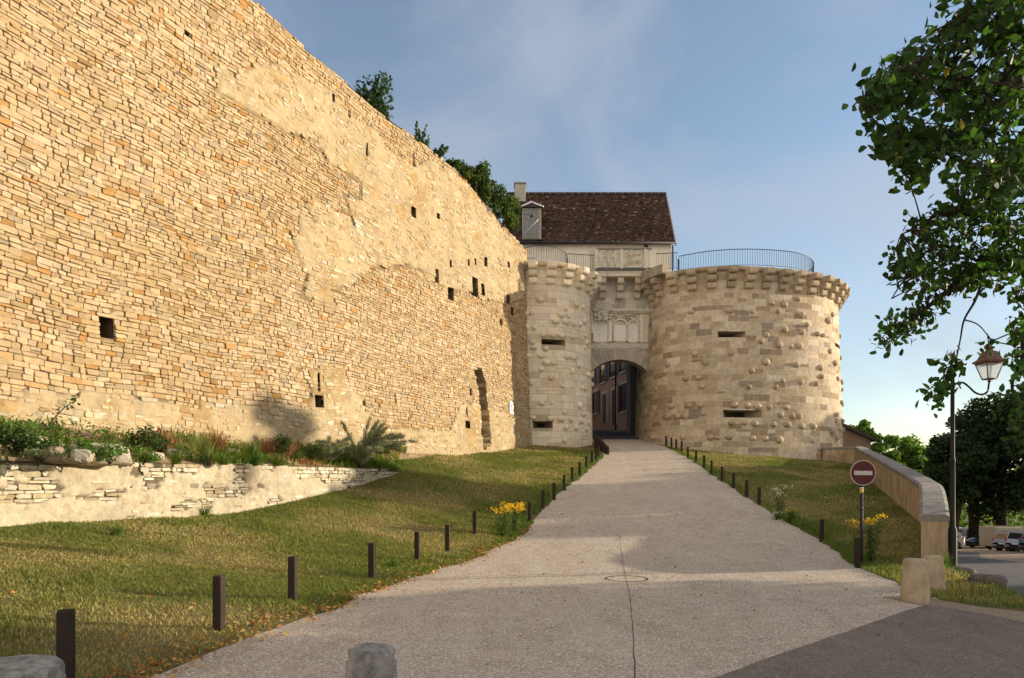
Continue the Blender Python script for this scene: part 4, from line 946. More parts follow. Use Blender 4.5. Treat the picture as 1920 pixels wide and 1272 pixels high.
def pxY(px):
    k = (px-CX)/F; sl_ = (fx1-fx0)/(fy1-fy0); return (fx0-sl_*fy0)/(k-sl_)
for (p0, p1, yt, yb_, door) in [(1164, 1176, 720, 771, 0), (1163, 1175, 662, 696, 0), (1146, 1153, 664, 707, 0), (1127, 1135, 664, 717, 0), (1109, 1114, 668, 724, 0), (1131, 1137, 739, 792, 1), (1149, 1155, 731, 796, 1), (1115, 1119, 735, 775, 0)]:
    Y1, Y0 = pxY(p0), pxY(p1); Ym = (Y0+Y1)/2; z0, z1 = EYE+(HY-yb_)/F*Ym, EYE+(HY-yt)/F*Ym; Wd = .55 if door else .6
    mb = MB(); facade_box(mb, Ym-Wd, Ym+Wd, z0, z1, .005, .03); wn = mb.build("door" if door else "window", M['shutter'] if door else M['carglass'], row)
    mb = MB(); facade_box(mb, Ym-Wd-.15, Ym+Wd+.15, z1+.005, z1+.2, .003, .05); mb.build("lintel", M['cream'], wn)
    if not door: mb = MB(); facade_box(mb, Ym-Wd-.15, Ym+Wd+.15, z0-.13, z0-.005, .003, .08); mb.build("sill", M['cream'], wn)
    else:
        for u0, u1 in ((-Wd-.16, -Wd-.005), (Wd+.005, Wd+.16)): mb = MB(); facade_box(mb, Ym+u0, Ym+u1, z0, z1, .003, .05); mb.build("jamb", M['cream'], wn)
    if not door:
        for s in (-1, 1):
            mb = MB(); c = Ym+s*(Wd+.34); facade_box(mb, c-.30, c+.30, z0+.02, z1-.02, .04, .09); mb.build("shutter", M['shutter'], wn)
mb = MB(); Yd = pxY(1156); p = fp(Yd, .09); mb.tube([(p.x, p.y, 5.6), (p.x, p.y, 14.2)], .06, 7); mb.build("drainpipe", M['plastic'], row)
mb = MB(); P = [fp(52, .02), fp(70, .02), fp(70, .8), fp(52, .8)]; zz_ = [g1(5.5, 52)+.14, g1(5.5, 70)+.14]
mb.add([(P[0].x, P[0].y, zz_[0]-.5), (P[1].x, P[1].y, zz_[1]-.5), (P[2].x, P[2].y, zz_[1]-.5), (P[3].x, P[3].y, zz_[0]-.5), (P[0].x, P[0].y, zz_[0]), (P[1].x, P[1].y, zz_[1]), (P[2].x, P[2].y, zz_[1]), (P[3].x, P[3].y, zz_[0])], [(0,3,2,1), (4,5,6,7), (0,1,5,4), (1,2,6,5), (2,3,7,6), (3,0,4,7)], (.4, .38, .35))
tag(mb.build("pavement", M['coping']), kind="structure")
mb = MB(); mb.box((8.46, 48.6, 4), (9.3, 50.4, 12.5), None, .02)
tag(mb.build("passage_wall", M['greystone']), "dark narrow wall just behind the arch on its right side", "wall")
mb = MB(); mb.box((-3, 49, 4), (3.0, 80, 12), None, .03); mb.prism([(0, 0), (6.4, 0), (3.2, 2.6)], (Vector((-3.2, 49, 12.01)), Vector((1, 0, 0)), Vector((0, 0, 1)), Vector((0, 1, 0))), 31); tag(mb.build("street_house", M['pink']), "shaded rendered house on the left of the street behind the arch", "house")
mb = MB(); mb.box((0, 84, 5), (14, 92, 15)); mb.prism([(0, 0), (14.6, 0), (7.3, 4)], (Vector((-.3, 83.7, 15.01)), Vector((1, 0, 0)), Vector((0, 0, 1)), Vector((0, 1, 0))), 8.6); tag(mb.build("street_house", M['pink']), "shaded house closing the far end of the street behind the arch", "house")

# gable-ended house low beyond the right tower
bh = thing("gabled_house", (23, 47, -3), "low brown house with a dark slanting roof just right of the wide tower", "house")
Y = 47; mb = MB(); xl, xr = 19.5, gx(1637, Y)
mb.add([(xl, Y, -3.5), (xr-.15, Y, -3.5), (xr-.15, Y, gzz(822, Y)), (xl, Y, gzz(765, Y)), (xl, Y+9, -3.5), (xr-.15, Y+9, -3.5), (xr-.15, Y+9, gzz(822, Y)), (xl, Y+9, gzz(765, Y))], [(0,1,2,3), (1,5,6,2), (5,4,7,6), (4,0,3,7)]); mb.build("wall", m_flat("brown_render", (.20, .145, .11), .95, var=.2, scale=3, bumpd=.01, spec=.05), bh)
mb = MB(); A, B = (xl-.3, gzz(758, Y)), (xr+.15, gzz(829, Y))
mb.add([(A[0], Y-.3, A[1]), (B[0], Y-.3, B[1]), (B[0], Y+9, B[1]), (A[0], Y+9, A[1]), (A[0], Y-.3, A[1]+.22), (B[0], Y-.3, B[1]+.22), (B[0], Y+9, B[1]+.22), (A[0], Y+9, A[1]+.22)], [(0,3,2,1), (4,5,6,7), (0,1,5,4), (1,2,6,5), (2,3,7,6), (3,0,4,7)], (.06, .045, .045)); mb.build("roof", M['tile'], bh)

# ------------------------------------------------------------------ streaked wall with coping, right edge of the grass
pw = thing("parapet_wall", (8.05, 13.4, 0), "sloping streaked tan wall with a grey coping, running down from the wide tower to a square end", "wall")
TOPZ = tab((13.4, .86), (14.3, 1.08), (16, 1.32), (18, 1.42), (19.5, 1.60), (21, 1.76), (25, 2.16), (30, 2.64), (34, 3.02), (38, 3.40))
pth = [(float(WX(y)), y) for y in np.concatenate([np.arange(13.4, 20, .6), np.arange(20, 38.1, 1.0)])]+[(18.6, 38.7), (17.8, 39.1)]
def offs(P, d):
    out = []
    for i, p in enumerate(P):
        a, b = P[max(0, i-1)], P[min(len(P)-1, i+1)]; t = Vector((b[0]-a[0], b[1]-a[1])).normalized(); out.append((p[0]+t.y*d, p[1]-t.x*d))
    return out
def sweep(P, din, dout, zlo, zhi, name, mat, col=(1, 1, 1), rnd=0):
    A, B = offs(P, din), offs(P, dout); rows = []
    for i in range(len(P)):
        y = min(P[i][1], 38); a, b = zlo(y), zhi(y)
        rows.append([(A[i][0], A[i][1], a), (A[i][0], A[i][1], b-rnd), (A[i][0]+(B[i][0]-A[i][0])*.12, A[i][1]+(B[i][1]-A[i][1])*.12, b), (A[i][0]+(B[i][0]-A[i][0])*.88, A[i][1]+(B[i][1]-A[i][1])*.88, b), (B[i][0], B[i][1], b-rnd), (B[i][0], B[i][1], a)])
    G = np.array(rows); mb = MB(); n = len(rows); V = G.reshape(-1, 3); Fs = []
    for i in range(n-1):
        for k in range(5): Fs.append((i*6+k, i*6+k+1, i*6+7+k, i*6+6+k))
        Fs.append((i*6+5, i*6, i*6+6, i*6+11))
    Fs += [tuple(range(5, -1, -1)), tuple(range(n*6-6, n*6))]; mb.add([tuple(v) for v in V], Fs, col); return mb.build(name, mat, pw)
sweep(pth, -.02, .43, lambda y: float(ZO(y))-.8, lambda y: float(TOPZ(y)), "wall_body", M['streaked'])
sweep(pth, -.05, .46, lambda y: float(TOPZ(y))+.003, lambda y: float(TOPZ(y))+.14, "coping", M['coping'], rnd=.03)

# ------------------------------------------------------------------ foliage helpers
def frames(rn, n, up=0.0):
    """random orthonormal frames; up>0 turns the leaf faces skyward"""
    nn = rn.normal(0, 1, (n, 3)); nn[:, 2] += up; nn /= np.linalg.norm(nn, axis=1)[:, None]
    a = rn.normal(0, 1, (n, 3)); a -= (a*nn).sum(1)[:, None]*nn; a /= np.linalg.norm(a, axis=1)[:, None]
    return a, np.cross(nn, a), nn
def leaves(rn, C, L, Wd, col, kind='leaf', up=0.5, droop=None):
    """one folded leaf per centre; L, Wd arrays; col (n,3)"""
    n = len(C); a, b, nn = frames(rn, n, up)
    if droop is not None:
        a = a*.75+np.array([0, 0, -droop]); a /= np.linalg.norm(a, axis=1)[:, None]; b = np.cross(nn, a); b /= np.linalg.norm(b, axis=1)[:, None]; nn = np.cross(a, b)
    L = np.broadcast_to(np.asarray(L, float), (n,))[:, None]; Wd = np.broadcast_to(np.asarray(Wd, float), (n,))[:, None]
    if kind == 'leaf':
        pts = [(-.5, 0, 0), (-.12, -.42, .06), (.22, -.46, .05), (.5, 0, -.05), (.22, .46, .05), (-.12, .42, .06), (.0, 0, -.02)]
        faces = [(0, 1, 6), (1, 2, 6), (2, 3, 6), (3, 4, 6), (4, 5, 6), (5, 0, 6)]
    else:
        pts = [(-.5, 0, 0), (0, -.5, .05), (.5, 0, 0), (0, .5, .05)]; faces = [(0, 1, 2, 3)]
    V = np.stack([C+a*L*p+b*Wd*q+nn*L*r for p, q, r in pts], 1).reshape(-1, 3); m = len(pts)
    Fb = np.concatenate([np.array(f) for f in faces]); lp = (np.arange(n)[:, None]*m+Fb[None]).ravel(); sz = np.tile([len(f) for f in faces], n)
    return V, lp, sz, np.repeat(col, m, 0)
def leafcol(rn, n, base, var=.22, alt=None, pa=0.0):
    c = np.array(base)[None]*(1+rn.normal(0, var, (n, 1)))*(1+rn.normal(0, .06, (n, 3)))
    if alt is not None: k = rn.random(n) < pa; c[k] = np.array(alt)*(1+rn.normal(0, .15, (k.sum(), 1)))
    return np.clip(c, .004, .9)
def clump_points(rn, cs, n):
    """points through a set of ellipsoidal clumps (x,y,z,rx,ry,rz): denser towards their skins"""
    cs = np.array(cs); w_ = cs[:, 3]*cs[:, 4]+cs[:, 3]*cs[:, 5]; i = rn.choice(len(cs), n, p=w_/w_.sum())
    u = rn.normal(0, 1, (n, 3)); u /= np.linalg.norm(u, axis=1)[:, None]; r = (1-rn.random(n)**1.6*.62)[:, None]*(1+rn.normal(0, .10, (n, 1)))
    return cs[i, :3]+u*r*cs[i, 3:]
def crown_clumps(rn, c, R, H, n, rc=(.28, .45)):
    out = []
    for _ in range(n):
        u = rn.normal(0, 1, 3); u /= np.linalg.norm(u); k = rn.uniform(.35, .86); q = rn.uniform(*rc)*R
        out.append((c[0]+u[0]*k*R, c[1]+u[1]*k*R, c[2]+u[2]*k*H/2, q, q, q*rn.uniform(.6, .85)))
    return out
def tree(name, base, c, R, H, nl, ls, col, label, group=None, mat='leaf_dark', seed=0, tr=.28, ncl=26, alt=None, pa=0.0, up=.5, trunk_to=.45, rc=(.28, .45)):
    rn = np.random.default_rng(seed); rd = random.Random(seed); root = thing(name, base, label, "tree", group)
    c = np.array(c, float); cl = crown_clumps(rn, c, R, H, ncl, rc); P = clump_points(rn, cl, nl)
    hz = np.clip((P[:, 2]-c[2]+H/2)/H, 0, 1)
    col_ = leafcol(rn, nl, col, .2, alt, pa)
    V, l, s, cc = leaves(rn, P, ls*rn.uniform(.7, 1.3, nl), ls*.62*rn.uniform(.7, 1.2, nl), col_, 'card', up)
    mesh_obj("crown", V, l, s, M[mat], root, cc)
    mb = MB(); b = Vector(base); t = Vector((c[0], c[1], c[2]-H/2+H*trunk_to)); k = [b-Vector((0, 0, .3)), b.lerp(t, .35)+Vector((rd.uniform(-.2, .2), rd.uniform(-.2, .2), 0)), b.lerp(t, .7)+Vector((rd.uniform(-.3, .3), rd.uniform(-.3, .3), 0)), t]
    mb.tube(k, [tr*1.35, tr, tr*.8, tr*.4], 9)
    for q in cl[:12]:
        e = Vector(q[:3]); s0 = k[1].lerp(k[3], rd.uniform(.15, .95)); m_ = s0.lerp(e, .5)+Vector((0, 0, rd.uniform(.1, .5))); mb.tube([s0, m_, e], [tr*.38, tr*.22, tr*.07], 6)
    mb.build("trunk", M['bark'], root); return root
ORDN = ["first", "second", "third", "fourth", "fifth", "sixth", "seventh", "eighth", "ninth", "tenth", "eleventh", "twelfth", "thirteenth", "fourteenth", "fifteenth", "sixteenth", "seventeenth", "eighteenth", "nineteenth", "twentieth"]

# ------------------------------------------------------------------ wooden edge posts
post_src = None
def post(x, y, h, label, group, wd=.095, rz=0.0, lean=0.0):
    """square dark posts with chamfered heads: one mesh, copied"""
    global post_src
    z = g1(x, y)
    if post_src is None:
        mb = MB(); k = .5
        ring = lambda q, z_: [(-q, -q*.86, z_), (-q*.86, -q, z_), (q*.86, -q, z_), (q, -q*.86, z_), (q, q*.86, z_), (q*.86, q, z_), (-q*.86, q, z_), (-q, q*.86, z_)]
        V = ring(k*1.02, -.4)+ring(k, .0)+ring(k*.99, .5)+ring(k*.98, .97)+ring(k*.84, 1.0); Fs = [tuple(range(7, -1, -1)), tuple(range(32, 40))]
        for r in range(4):
            for i in range(8): Fs.append((r*8+i, r*8+(i+1) % 8, r*8+8+(i+1) % 8, r*8+8+i))
        mb.add(V, Fs); post_src = mb.build("edge_post", M['wood']); o = post_src
    else: o = post_src.copy(); COL.objects.link(o)
    o.location = (x, y, z); o.scale = (wd, wd, h); o.rotation_euler = (lean, lean*.5, rz); tag(o, label, "post", group); return o
LP = [(-3.55, 5.43, .62), (-3.18, 7.41, .595), (-2.90, 9.03, .60), (-2.30, 11.2, .59), (-1.87, 13.44, .58), (-1.40, 14.8, .58), (-.95, 17.3, .58)]
for px, py, Y in [(964, 994, 18.6), (993, 970, 19.6), (1018, 948, 21.6), (1039, 936, 23.0), (1058, 920, 24.9), (1073, 905, 27.0), (1087, 896, 28.6), (1099, 884, 30.6), (1110, 876, 32.0), (1118, 871, 33.0), (1122, 862, 34.2)]: LP.append(((px-CX)/F*Y, Y, .58))
for i, (x, y, h) in enumerate(LP):
    post(x, y, h, f"dark timber post left of the path, {ORDN[i]} counting from the camera", "timber posts along the left of the path", .10 if i < 4 else .095, random.uniform(-.2, .2), random.uniform(-.03, .03))
RP = []
for px, py, Y in [(1608, 1063, 13.0), (1540, 1022, 17.0), (1423, 948, 22.2), (1400, 932, 23.6), (1375, 917, 25.4), (1354, 903, 27.2), (1334, 889, 29.2), (1320, 880, 30.9), (1305, 871, 32.6), (1290, 863, 34.0), (1278, 853, 36.3), (1268, 847, 37.2), (1259, 841, 38.3), (1249, 838, 39.0)]: RP.append(((px-CX)/F*Y, Y, .58))
for i, (x, y, h) in enumerate(RP):
    post(x, y, h, f"dark timber post right of the path, {ORDN[i]} counting from the camera", "timber posts along the right of the path", .09, random.uniform(-.2, .2), random.uniform(-.03, .03))
mb = MB(); a = (4.62, 38.0); b = (4.95, 35.2)
for k in range(8):
    p, q = [Vector((a[0]+(b[0]-a[0])*t, a[1]+(b[1]-a[1])*t, 0)) for t in (k/8, (k+1)/8)]
    hp, hq = .75-.35*k/8, .75-.35*(k+1)/8
    z0, z1 = g1(p.x, p.y), g1(q.x, q.y); mb.add([(p.x-.06, p.y, z0-.2), (q.x-.06, q.y, z1-.2), (q.x+.06, q.y, z1-.2), (p.x+.06, p.y, z0-.2), (p.x-.06, p.y, z0+hp), (q.x-.06, q.y, z1+hq), (q.x+.06, q.y, z1+hq), (p.x+.06, p.y, z0+hp)], [(0,3,2,1), (4,5,6,7), (0,1,5,4), (1,2,6,5), (2,3,7,6), (3,0,4,7)])
tag(mb.build("timber_kerb", M['wood']), "sloping dark timber board at the foot of the slim tower beside the path", "board")

# ------------------------------------------------------------------ stone bollards
def bollard(name, x, y, r0, r1, h, mat, label, tilt=0.0, jit=.006):
    mb = MB(); random.seed(int(x*100)+7); prof = [(r0*1.03, -.1), (r0*1.0, .02), (r0*.985, h*.2), ((r0+r1)/2*1.0, h*.5), (r1*1.03, h*.78), (r1*1.0, h*.80), (r1*.99, h*.93), (r1*.95, h*.975), (r1*.82, h*1.0), (r1*.4, h*1.012)]
    mb.lathe(prof, (0, 0, 0), 36, jit=jit); o = mb.build(name, mat); o.location = (x, y, g1(x, y)); o.rotation_euler = (tilt, tilt, 0); return tag(o, label, "bollard")
p = at(1716, 1130, 9.45); bollard("stone_bollard", p.x, 9.45, .178, .150, .585, M['bollard'], "nearer of two tan stone bollards at the square end of the sloping wall")
p = at(1750, 1110, 10.5); bollard("stone_bollard", p.x, 10.5, .165, .135, .515, M['bollard'], "farther of two tan stone bollards, half hidden behind the other")
p = at(695, 1272, 4.95); bollard("stone_bollard", p.x, 4.95, .195, .168, .465, M['greystone'], "cut-off mossy grey stone bollard in the middle of the path's near end", .02, .012)
p = at(12, 1272, 4.4); bollard("stone_bollard", p.x, 4.5, .29, .245, .475, M['greystone'], "broad grey domed stone in the near left corner beside the first timber post", .05, .018)

# ------------------------------------------------------------------ no entry sign
sx, sy = at(1613, 1040, 13.4).x, 13.35; sz = g1(sx, sy)
sg = thing("no_entry_sign", (sx, sy, sz), "round red sign with a white bar on a banded pole in the right verge", "traffic sign")
zc = EYE+(HY-887)/F*13.35
mb = MB(); mb.tube([(sx, sy, sz-.3), (sx, sy, zc-.2)], .028, 10); mb.build("pole", M['green_iron'], sg)
for z0, z1, m in ((zc-.40, zc-.315, 'yellowpaint'), (zc-.31, zc-.285, 'whitepaint'), (zc-.72, zc-.665, 'iron'), (zc-.85, zc-.83, 'iron')):
    mb = MB(); mb.lathe([(.031, z0), (.031, z1)], (sx, sy, 0), 12); mb.build("band", M[m], sg)
U, Vv, Wv = Vector((1, 0, 0)), Vector((0, 0, 1)), Vector((0, -1, 0))
disc = lambda r, n=48: [(r*math.cos(2*PI*k/n), r*math.sin(2*PI*k/n)) for k in range(n)]
mb = MB(); mb.prism(disc(.247), (Vector((sx, sy-.045, zc)), U, Vv, Wv), .012); mb.prism(disc(.24), (Vector((sx, sy-.04, zc)), U, Vv, Wv), .0045); rim = mb.build("rim", m_flat("sign_rim", (.55, .47, .42), .5), sg)
mb = MB(); mb.prism(disc(.232), (Vector((sx, sy-.0575, zc)), U, Vv, Wv), .004); face = mb.build("face", M['signred'], sg)
mb = MB(); mb.prism([(-.178, -.041), (.178, -.047), (.178, .036), (-.178, .042)], (Vector((sx, sy-.0620, zc)), U, Vv, Wv), .003); mb.build("bar", m_flat("bar_white", (.50, .47, .44), .5), face)

# ------------------------------------------------------------------ street lamp
lx, ly = at(1786, 1075, 13.5).x, 13.5; lz = -.18
lamp = thing("street_lamp", (lx, ly, lz), "dark green street lamp with a curved arm and a copper-roofed lantern", "street lamp")
mb = MB(); zt = EYE+(HY-694)/F*ly
mb.lathe([(.085, -.2), (.085, .06), (.078, .10), (.078, .88), (.062, .92), (.05, .95), (.046, 2.2), (.052, 2.22), (.052, 2.27), (.040, 2.3), (.036, zt-lz-.16), (.044, zt-lz-.15), (.044, zt-lz-.07), (.03, zt-lz-.05), (.042, zt-lz-.01), (.026, zt-lz+.03)], (lx, ly, lz), 18); mb.build("post", M['green_iron'], lamp)
ax = lambda px, py: at(px, py, ly)
arm = catmull([tuple(ax(*p)) for p in [(1786, 727), (1794, 719), (1806, 718), (1817, 726), (1828, 736), (1840, 740), (1851, 735), (1854, 722), (1855, 716)]], 6)
mb = MB(); mb.tube(arm, .019, 8); mb.build("arm", M['green_iron'], lamp)
lc = ax(1855, 650); X, zb_, zt_ = lc.x, ax(0, 711).z, ax(0, 683).z+.01; b0, b1 = .085, .165
mb = MB()
for s, t in ((-1, -1), (1, -1), (1, 1), (-1, 1)): mb.tube([(X+s*b0, ly+t*b0, zb_), (X+s*b1, ly+t*b1, zt_)], .011, 5)
for z, b in ((zb_, b0), (zt_, b1)):
    for (s, t), (s2, t2) in zip(((-1, -1), (1, -1), (1, 1), (-1, 1)), ((1, -1), (1, 1), (-1, 1), (-1, -1))): mb.tube([(X+s*b, ly+t*b, z), (X+s2*b, ly+t2*b, z)], .013, 5)
mb.tube([(X, ly, zb_-.06), (X, ly, zb_)], .03, 8)
lan = mb.build("lantern", M['copper'], lamp)
for (s, t), (s2, t2) in zip(((-1, -1), (1, -1), (1, 1), (-1, 1)), ((1, -1), (1, 1), (-1, 1), (-1, -1))):
    mb = MB(); i, j = b0*.93, b1*.95; mb.quad((X+s*i, ly+t*i, zb_+.012), (X+s2*i, ly+t2*i, zb_+.012), (X+s2*j, ly+t2*j, zt_-.012), (X+s*j, ly+t*j, zt_-.012)); mb.build("pane", M['glass'], lan)
mb = MB(); 
def ringq(b, z): return [(X-b, ly-b, z), (X+b, ly-b, z), (X+b, ly+b, z), (X-b, ly+b, z)]
levels = [ringq(.20, zt_+.014), ringq(.205, zt_+.05), ringq(.15, zt_+.09), ringq(.095, zt_+.23), ringq(.05, zt_+.25), ringq(.04, zt_+.28), ringq(.06, zt_+.30), ringq(.055, zt_+.33), ringq(.03, zt_+.345), ringq(.035, zt_+.39), ringq(.02, zt_+.40)]
V = [p for L_ in levels for p in L_]; Fs = [(3, 2, 1, 0), tuple(range(len(V)-4, len(V)))]
for r in range(len(levels)-1):
    for i in range(4): Fs.append((r*4+i, r*4+(i+1) % 4, r*4+4+(i+1) % 4, r*4+4+i))
mb.add(V, Fs); mb.build("roof", M['copper'], lan)
# kerb stones at the lamp's foot
def rock(name, c, r, label, seed, mat='rock', col=(.34, .29, .22), cat="stone", rz=0.0):
    random.seed(seed); mb = MB(); mb.ball((0, 0, 0), (r[0], r[1], r[2]), 14, 9, col=col, jit=.0)
    V = np.array(mb.v); u = V/np.array(r)[None]; n_ = np.abs(u)**.55*np.sign(u); n_ *= (1+(fbm(u[:, 0]*1.7+seed, u[:, 1]*1.7+u[:, 2]*1.3, 3, seed % 9)-.45)*.5)[:, None]
    mb.v = [tuple(p) for p in n_*np.array(r)*.92]; mb.sm = [False]*len(mb.sm) if mat == 'rock' else mb.sm
    o = mb.build(name, M[mat]); o.location = c; o.rotation_euler = (0, 0, rz); return tag(o, label, cat)
for i, (px, py, Y, r, lb) in enumerate([(1805, 1082, 13.0, (.26, .16, .14), "weathered kerb stone right beside the lamp's foot"), (1830, 1098, 12.0, (.20, .13, .11), "small weathered kerb stone, middle one of three below the lamp"), (1852, 1112, 11.1, (.27, .16, .12), "weathered kerb stone lowest and farthest from the lamp, by the street")]):
    p = at(px, py, Y); rock("kerb_stone", (p.x, Y, g1(p.x, Y)+.05), r, lb, 40+i, col=(.15, .135, .12), rz=-.7)

# ------------------------------------------------------------------ rocks and plants on the terrace
for i, (px, py, Y, r, lb) in enumerate([(185, 808, 12.9, (.62, .30, .22), "long pale fallen block lying flat on the terrace under the rampart"), (118, 814, 12.4, (.34, .22, .17), "brown round-edged stone beside the long pale block on the terrace"), (50, 806, 12.8, (.42, .25, .14), "flat grey stone at the left end of the terrace bank"), (150, 830, 12.2, (.30, .2, .13), "tan stone sunk in the bank below the long pale block"), (285, 818, 14.6, (.32, .2, .10), "low whitish stone at the rampart foot right of the long block"), (330, 815, 15.4, (.36, .2, .12), "white chipped stone against the rampart near the purple mark"), (152, 846, 11.6, (.24, .16, .13), "grey stone low in the bank among green weeds"), (430, 822, 17.0, (.34, .2, .12), "dark small stone at the rampart foot behind rusty weeds")]):
    p = at(px, py, Y); rock("fallen_stone", (p.x, Y, tz(p.x, Y)+r[2]*.62), r, lb, 60+i, col=[(.46, .40, .31), (.30, .24, .17), (.36, .31, .24), (.42, .34, .22), (.46, .41, .33), (.48, .44, .36), (.34, .31, .26), (.22, .19, .15)][i], rz=.9+i*.2)
def bush(name, c, r, n, ls, col, label, cat="plant", seed=0, alt=None, pa=0, mat='leaf', up=.8, stems=6, sub=5, droop=None, rf=(.35, .6)):
    rn = np.random.default_rng(seed); rd = random.Random(seed); root = thing(name, c, label, cat)
    cl = [(c[0]+rd.uniform(-.55, .55)*r[0], c[1]+rd.uniform(-.5, .5)*r[1], c[2]+r[2]*rd.uniform(.3, 1.25), r[0]*rd.uniform(*rf), r[1]*rd.uniform(*rf), r[2]*rd.uniform(*rf)) for _ in range(sub)]
    P = clump_points(rn, cl, n); P[:, 2] = np.maximum(P[:, 2], c[2]+.02)
    V, l, s, cc = leaves(rn, P, ls*rn.uniform(.6, 1.3, n), ls*.65*rn.uniform(.6, 1.2, n), leafcol(rn, n, col, .2, alt, pa), 'leaf' if n < 900 else 'card', up, droop)
    mesh_obj("foliage", V, l, s, M[mat], root, cc)
    mb = MB()
    for q in cl[:stems]: mb.tube([(c[0], c[1], c[2]-.05), (c[0]*.4+q[0]*.6, c[1]*.4+q[1]*.6, c[2]+r[2]*.4), q[:3]], [.012, .008, .004], 5, (.1, .12, .05))
    mb.build("stems", M['bark'], root); return root
def tuft(name, c, h, spread, n, wd, col, label, seed=0, curve=.6, alt=None, pa=0, cat="plant", mat='blade'):
    """arching blades from one root"""
    rn = np.random.default_rng(seed); az = rn.uniform(0, 2*PI, n); ln = h*rn.uniform(.55, 1.1, n); sp = spread*rn.uniform(.1, 1.0, n); c = np.array(c)
    d = np.stack([np.cos(az), np.sin(az)], -1); V = []
    base = c[:2]+d*(rn.random(n)*spread*.25)[:, None]; pr = np.stack([-d[:, 1], d[:, 0]], -1)
    for t, wk in ((0, 1), (.35, .9), (.7, .6), (1.0, .08)):
        x = base+d*(sp*t**1.5)[:, None]; z = c[2]-.03+ln*(t-curve*.45*t*t*sp/spread)
        for s in (-1, 1): V.append(np.concatenate([x+pr*(s*wd*.5*wk), z[:, None]], 1))
    V = np.stack(V, 1).reshape(-1, 3); f = np.concatenate([[2*k, 2*k+1, 2*k+3, 2*k+2] for k in range(3)]); lp = (np.arange(n)[:, None]*8+f[None]).ravel()
    return tag(mesh_obj(name, V, lp, np.full(n*3, 4), M[mat], None, np.repeat(leafcol(rn, n, col, .18, alt, pa), 8, 0)), label, cat)
GR, DG, YG = (.075, .13, .028), (.04, .075, .02), (.13, .16, .035)
for i, (px, py, Y, r, n, ls, col, lb) in enumerate([(28, 850, 12.0, (.55, .4, .34), 520, .10, DG, "dark broad-leaved plant at the left end of the terrace"), (98, 830, 12.4, (.3, .3, .30), 240, .09, GR, "green leafy weed with a long leaning stalk on the terrace"), (160, 835, 12.4, (.20, .2, .36), 260, .075, (.09, .19, .03), "narrow bright green weed just below the long pale block"), (150, 852, 11.8, (.30, .3, .20), 330, .06, GR, "low dark green weed in the middle of the bank"), (205, 848, 12.6, (.36, .3, .24), 460, .06, (.085, .17, .03), "bright green rounded weed right of the low dark weed"), (262, 842, 14.2, (.42, .3, .42), 700, .06, DG, "tall dark green bush below the rampart's pale band"), (268, 856, 13.6, (.36, .3, .22), 420, .06, (.09, .17, .03), "light green weed in front of the tall dark bush"), (300, 832, 15.2, (.3, .3, .26), 260, .07, DG, "small dark weed behind the rampart's white stones"), (345, 850, 15.2, (.4, .3, .24), 360, .06, GR, "green weed left of the feathery grass clump"), (70, 862, 11.4, (.32, .3, .13), 300, .05, (.14, .17, .10), "silvery low creeping herb at the wall's edge"), (520, 850, 18.4, (.5, .4, .42), 620, .07, DG, "dark leafy weed right of the rusty grasses"), (575, 862, 19.6, (.5, .4, .3), 460, .07, GR, "green weed at the foot of the grey-green fennel")]):
    p = at(px, py, Y); bush("weed", (p.x, Y, tz(p.x, Y)), r, n, ls, col, lb, seed=100+i)
for i, (px, Y, h, sp, n, col, lb) in enumerate([(385, 15.6, .85, .45, 130, (.15, .19, .06), "tall feathery green grass clump in the middle of the terrace"), (405, 16.8, .75, .5, 240, (.26, .12, .06), "rusty brown upright dead grass behind the feathery clump"), (440, 16.6, .5, .5, 160, YG, "yellow-green grass clump on the terrace edge"), (470, 17.3, .55, .5, 170, GR, "mid green grass clump among the rusty ones"), (500, 18.2, .65, .5, 210, (.27, .13, .075), "reddish brown dead grass, left of a pair"), (535, 18.8, .75, .6, 260, (.28, .14, .085), "reddish brown arching dead grass, right of a pair"), (480, 16.9, .4, .4, 140, GR, "short green grass clump hanging over the wall's top"), (555, 18.9, .4, .4, 140, (.1, .15, .04), "short bright green grass clump near the fennel"), (330, 14.4, .35, .4, 120, YG, "short dry grass clump on the terrace's bare soil"), (420, 15.6, .35, .45, 150, (.11, .16, .04), "low green grass clump in front of the feathery one"), (520, 17.7, .35, .5, 160, YG, "low yellow-green grass clump below the rusty pair")]):
    p = at(px, 850, Y); tuft("grass_clump", (p.x, Y, tz(p.x, Y)), h, sp, n, .016, col, lb, 200+i)
# fennel: plumes of thread leaves
def fennel(c, label, seed, n=34, h=1.9):
    rn = np.random.default_rng(seed); rd = random.Random(seed); root = thing("fennel_plant", c, label, "plant"); Vs = []; mb = MB()
    for k in range(n):
        az = rd.uniform(-.9, 1.1) if k % 3 else rd.uniform(0, 2*PI); L = h*rd.uniform(.5, 1.0); lean = rd.uniform(.3, 1.05); d = Vector((math.cos(az), math.sin(az), 0))
        pts = [Vector(c)+d*(L*lean*t**1.2)+Vector((0, 0, L*(t*1.0-.62*lean*t*t))) for t in np.linspace(0, 1, 9)]
        mb.tube(pts, [.012]+[.008]*7+[.003], 5, (.12, .14, .07))
        m = 260; t = .25+.75*rn.random(m); i = np.minimum((t*8).astype(int), 7); A = np.array([tuple(p) for p in pts]); P = A[i]+(A[i+1]-A[i])*(t*8-i)[:, None]+rn.normal(0, .05, (m, 3))*(1.25-t)[:, None]
        Vs.append(P)
    P = np.concatenate(Vs); V, l, s, cc = leaves(rn, P, .19, .014, leafcol(rn, len(P), (.27, .29, .18), .2), 'card', .2, .7)
    mesh_obj("foliage", V, l, s, M['blade'], root, cc); mb.build("stems", M['bark'], root)
p = at(672, 872, 20.8); fennel((p.x, 20.9, 2.05), "large feathery grey-green fennel drooping over the right end of the low wall", 5, 62, 1.9)
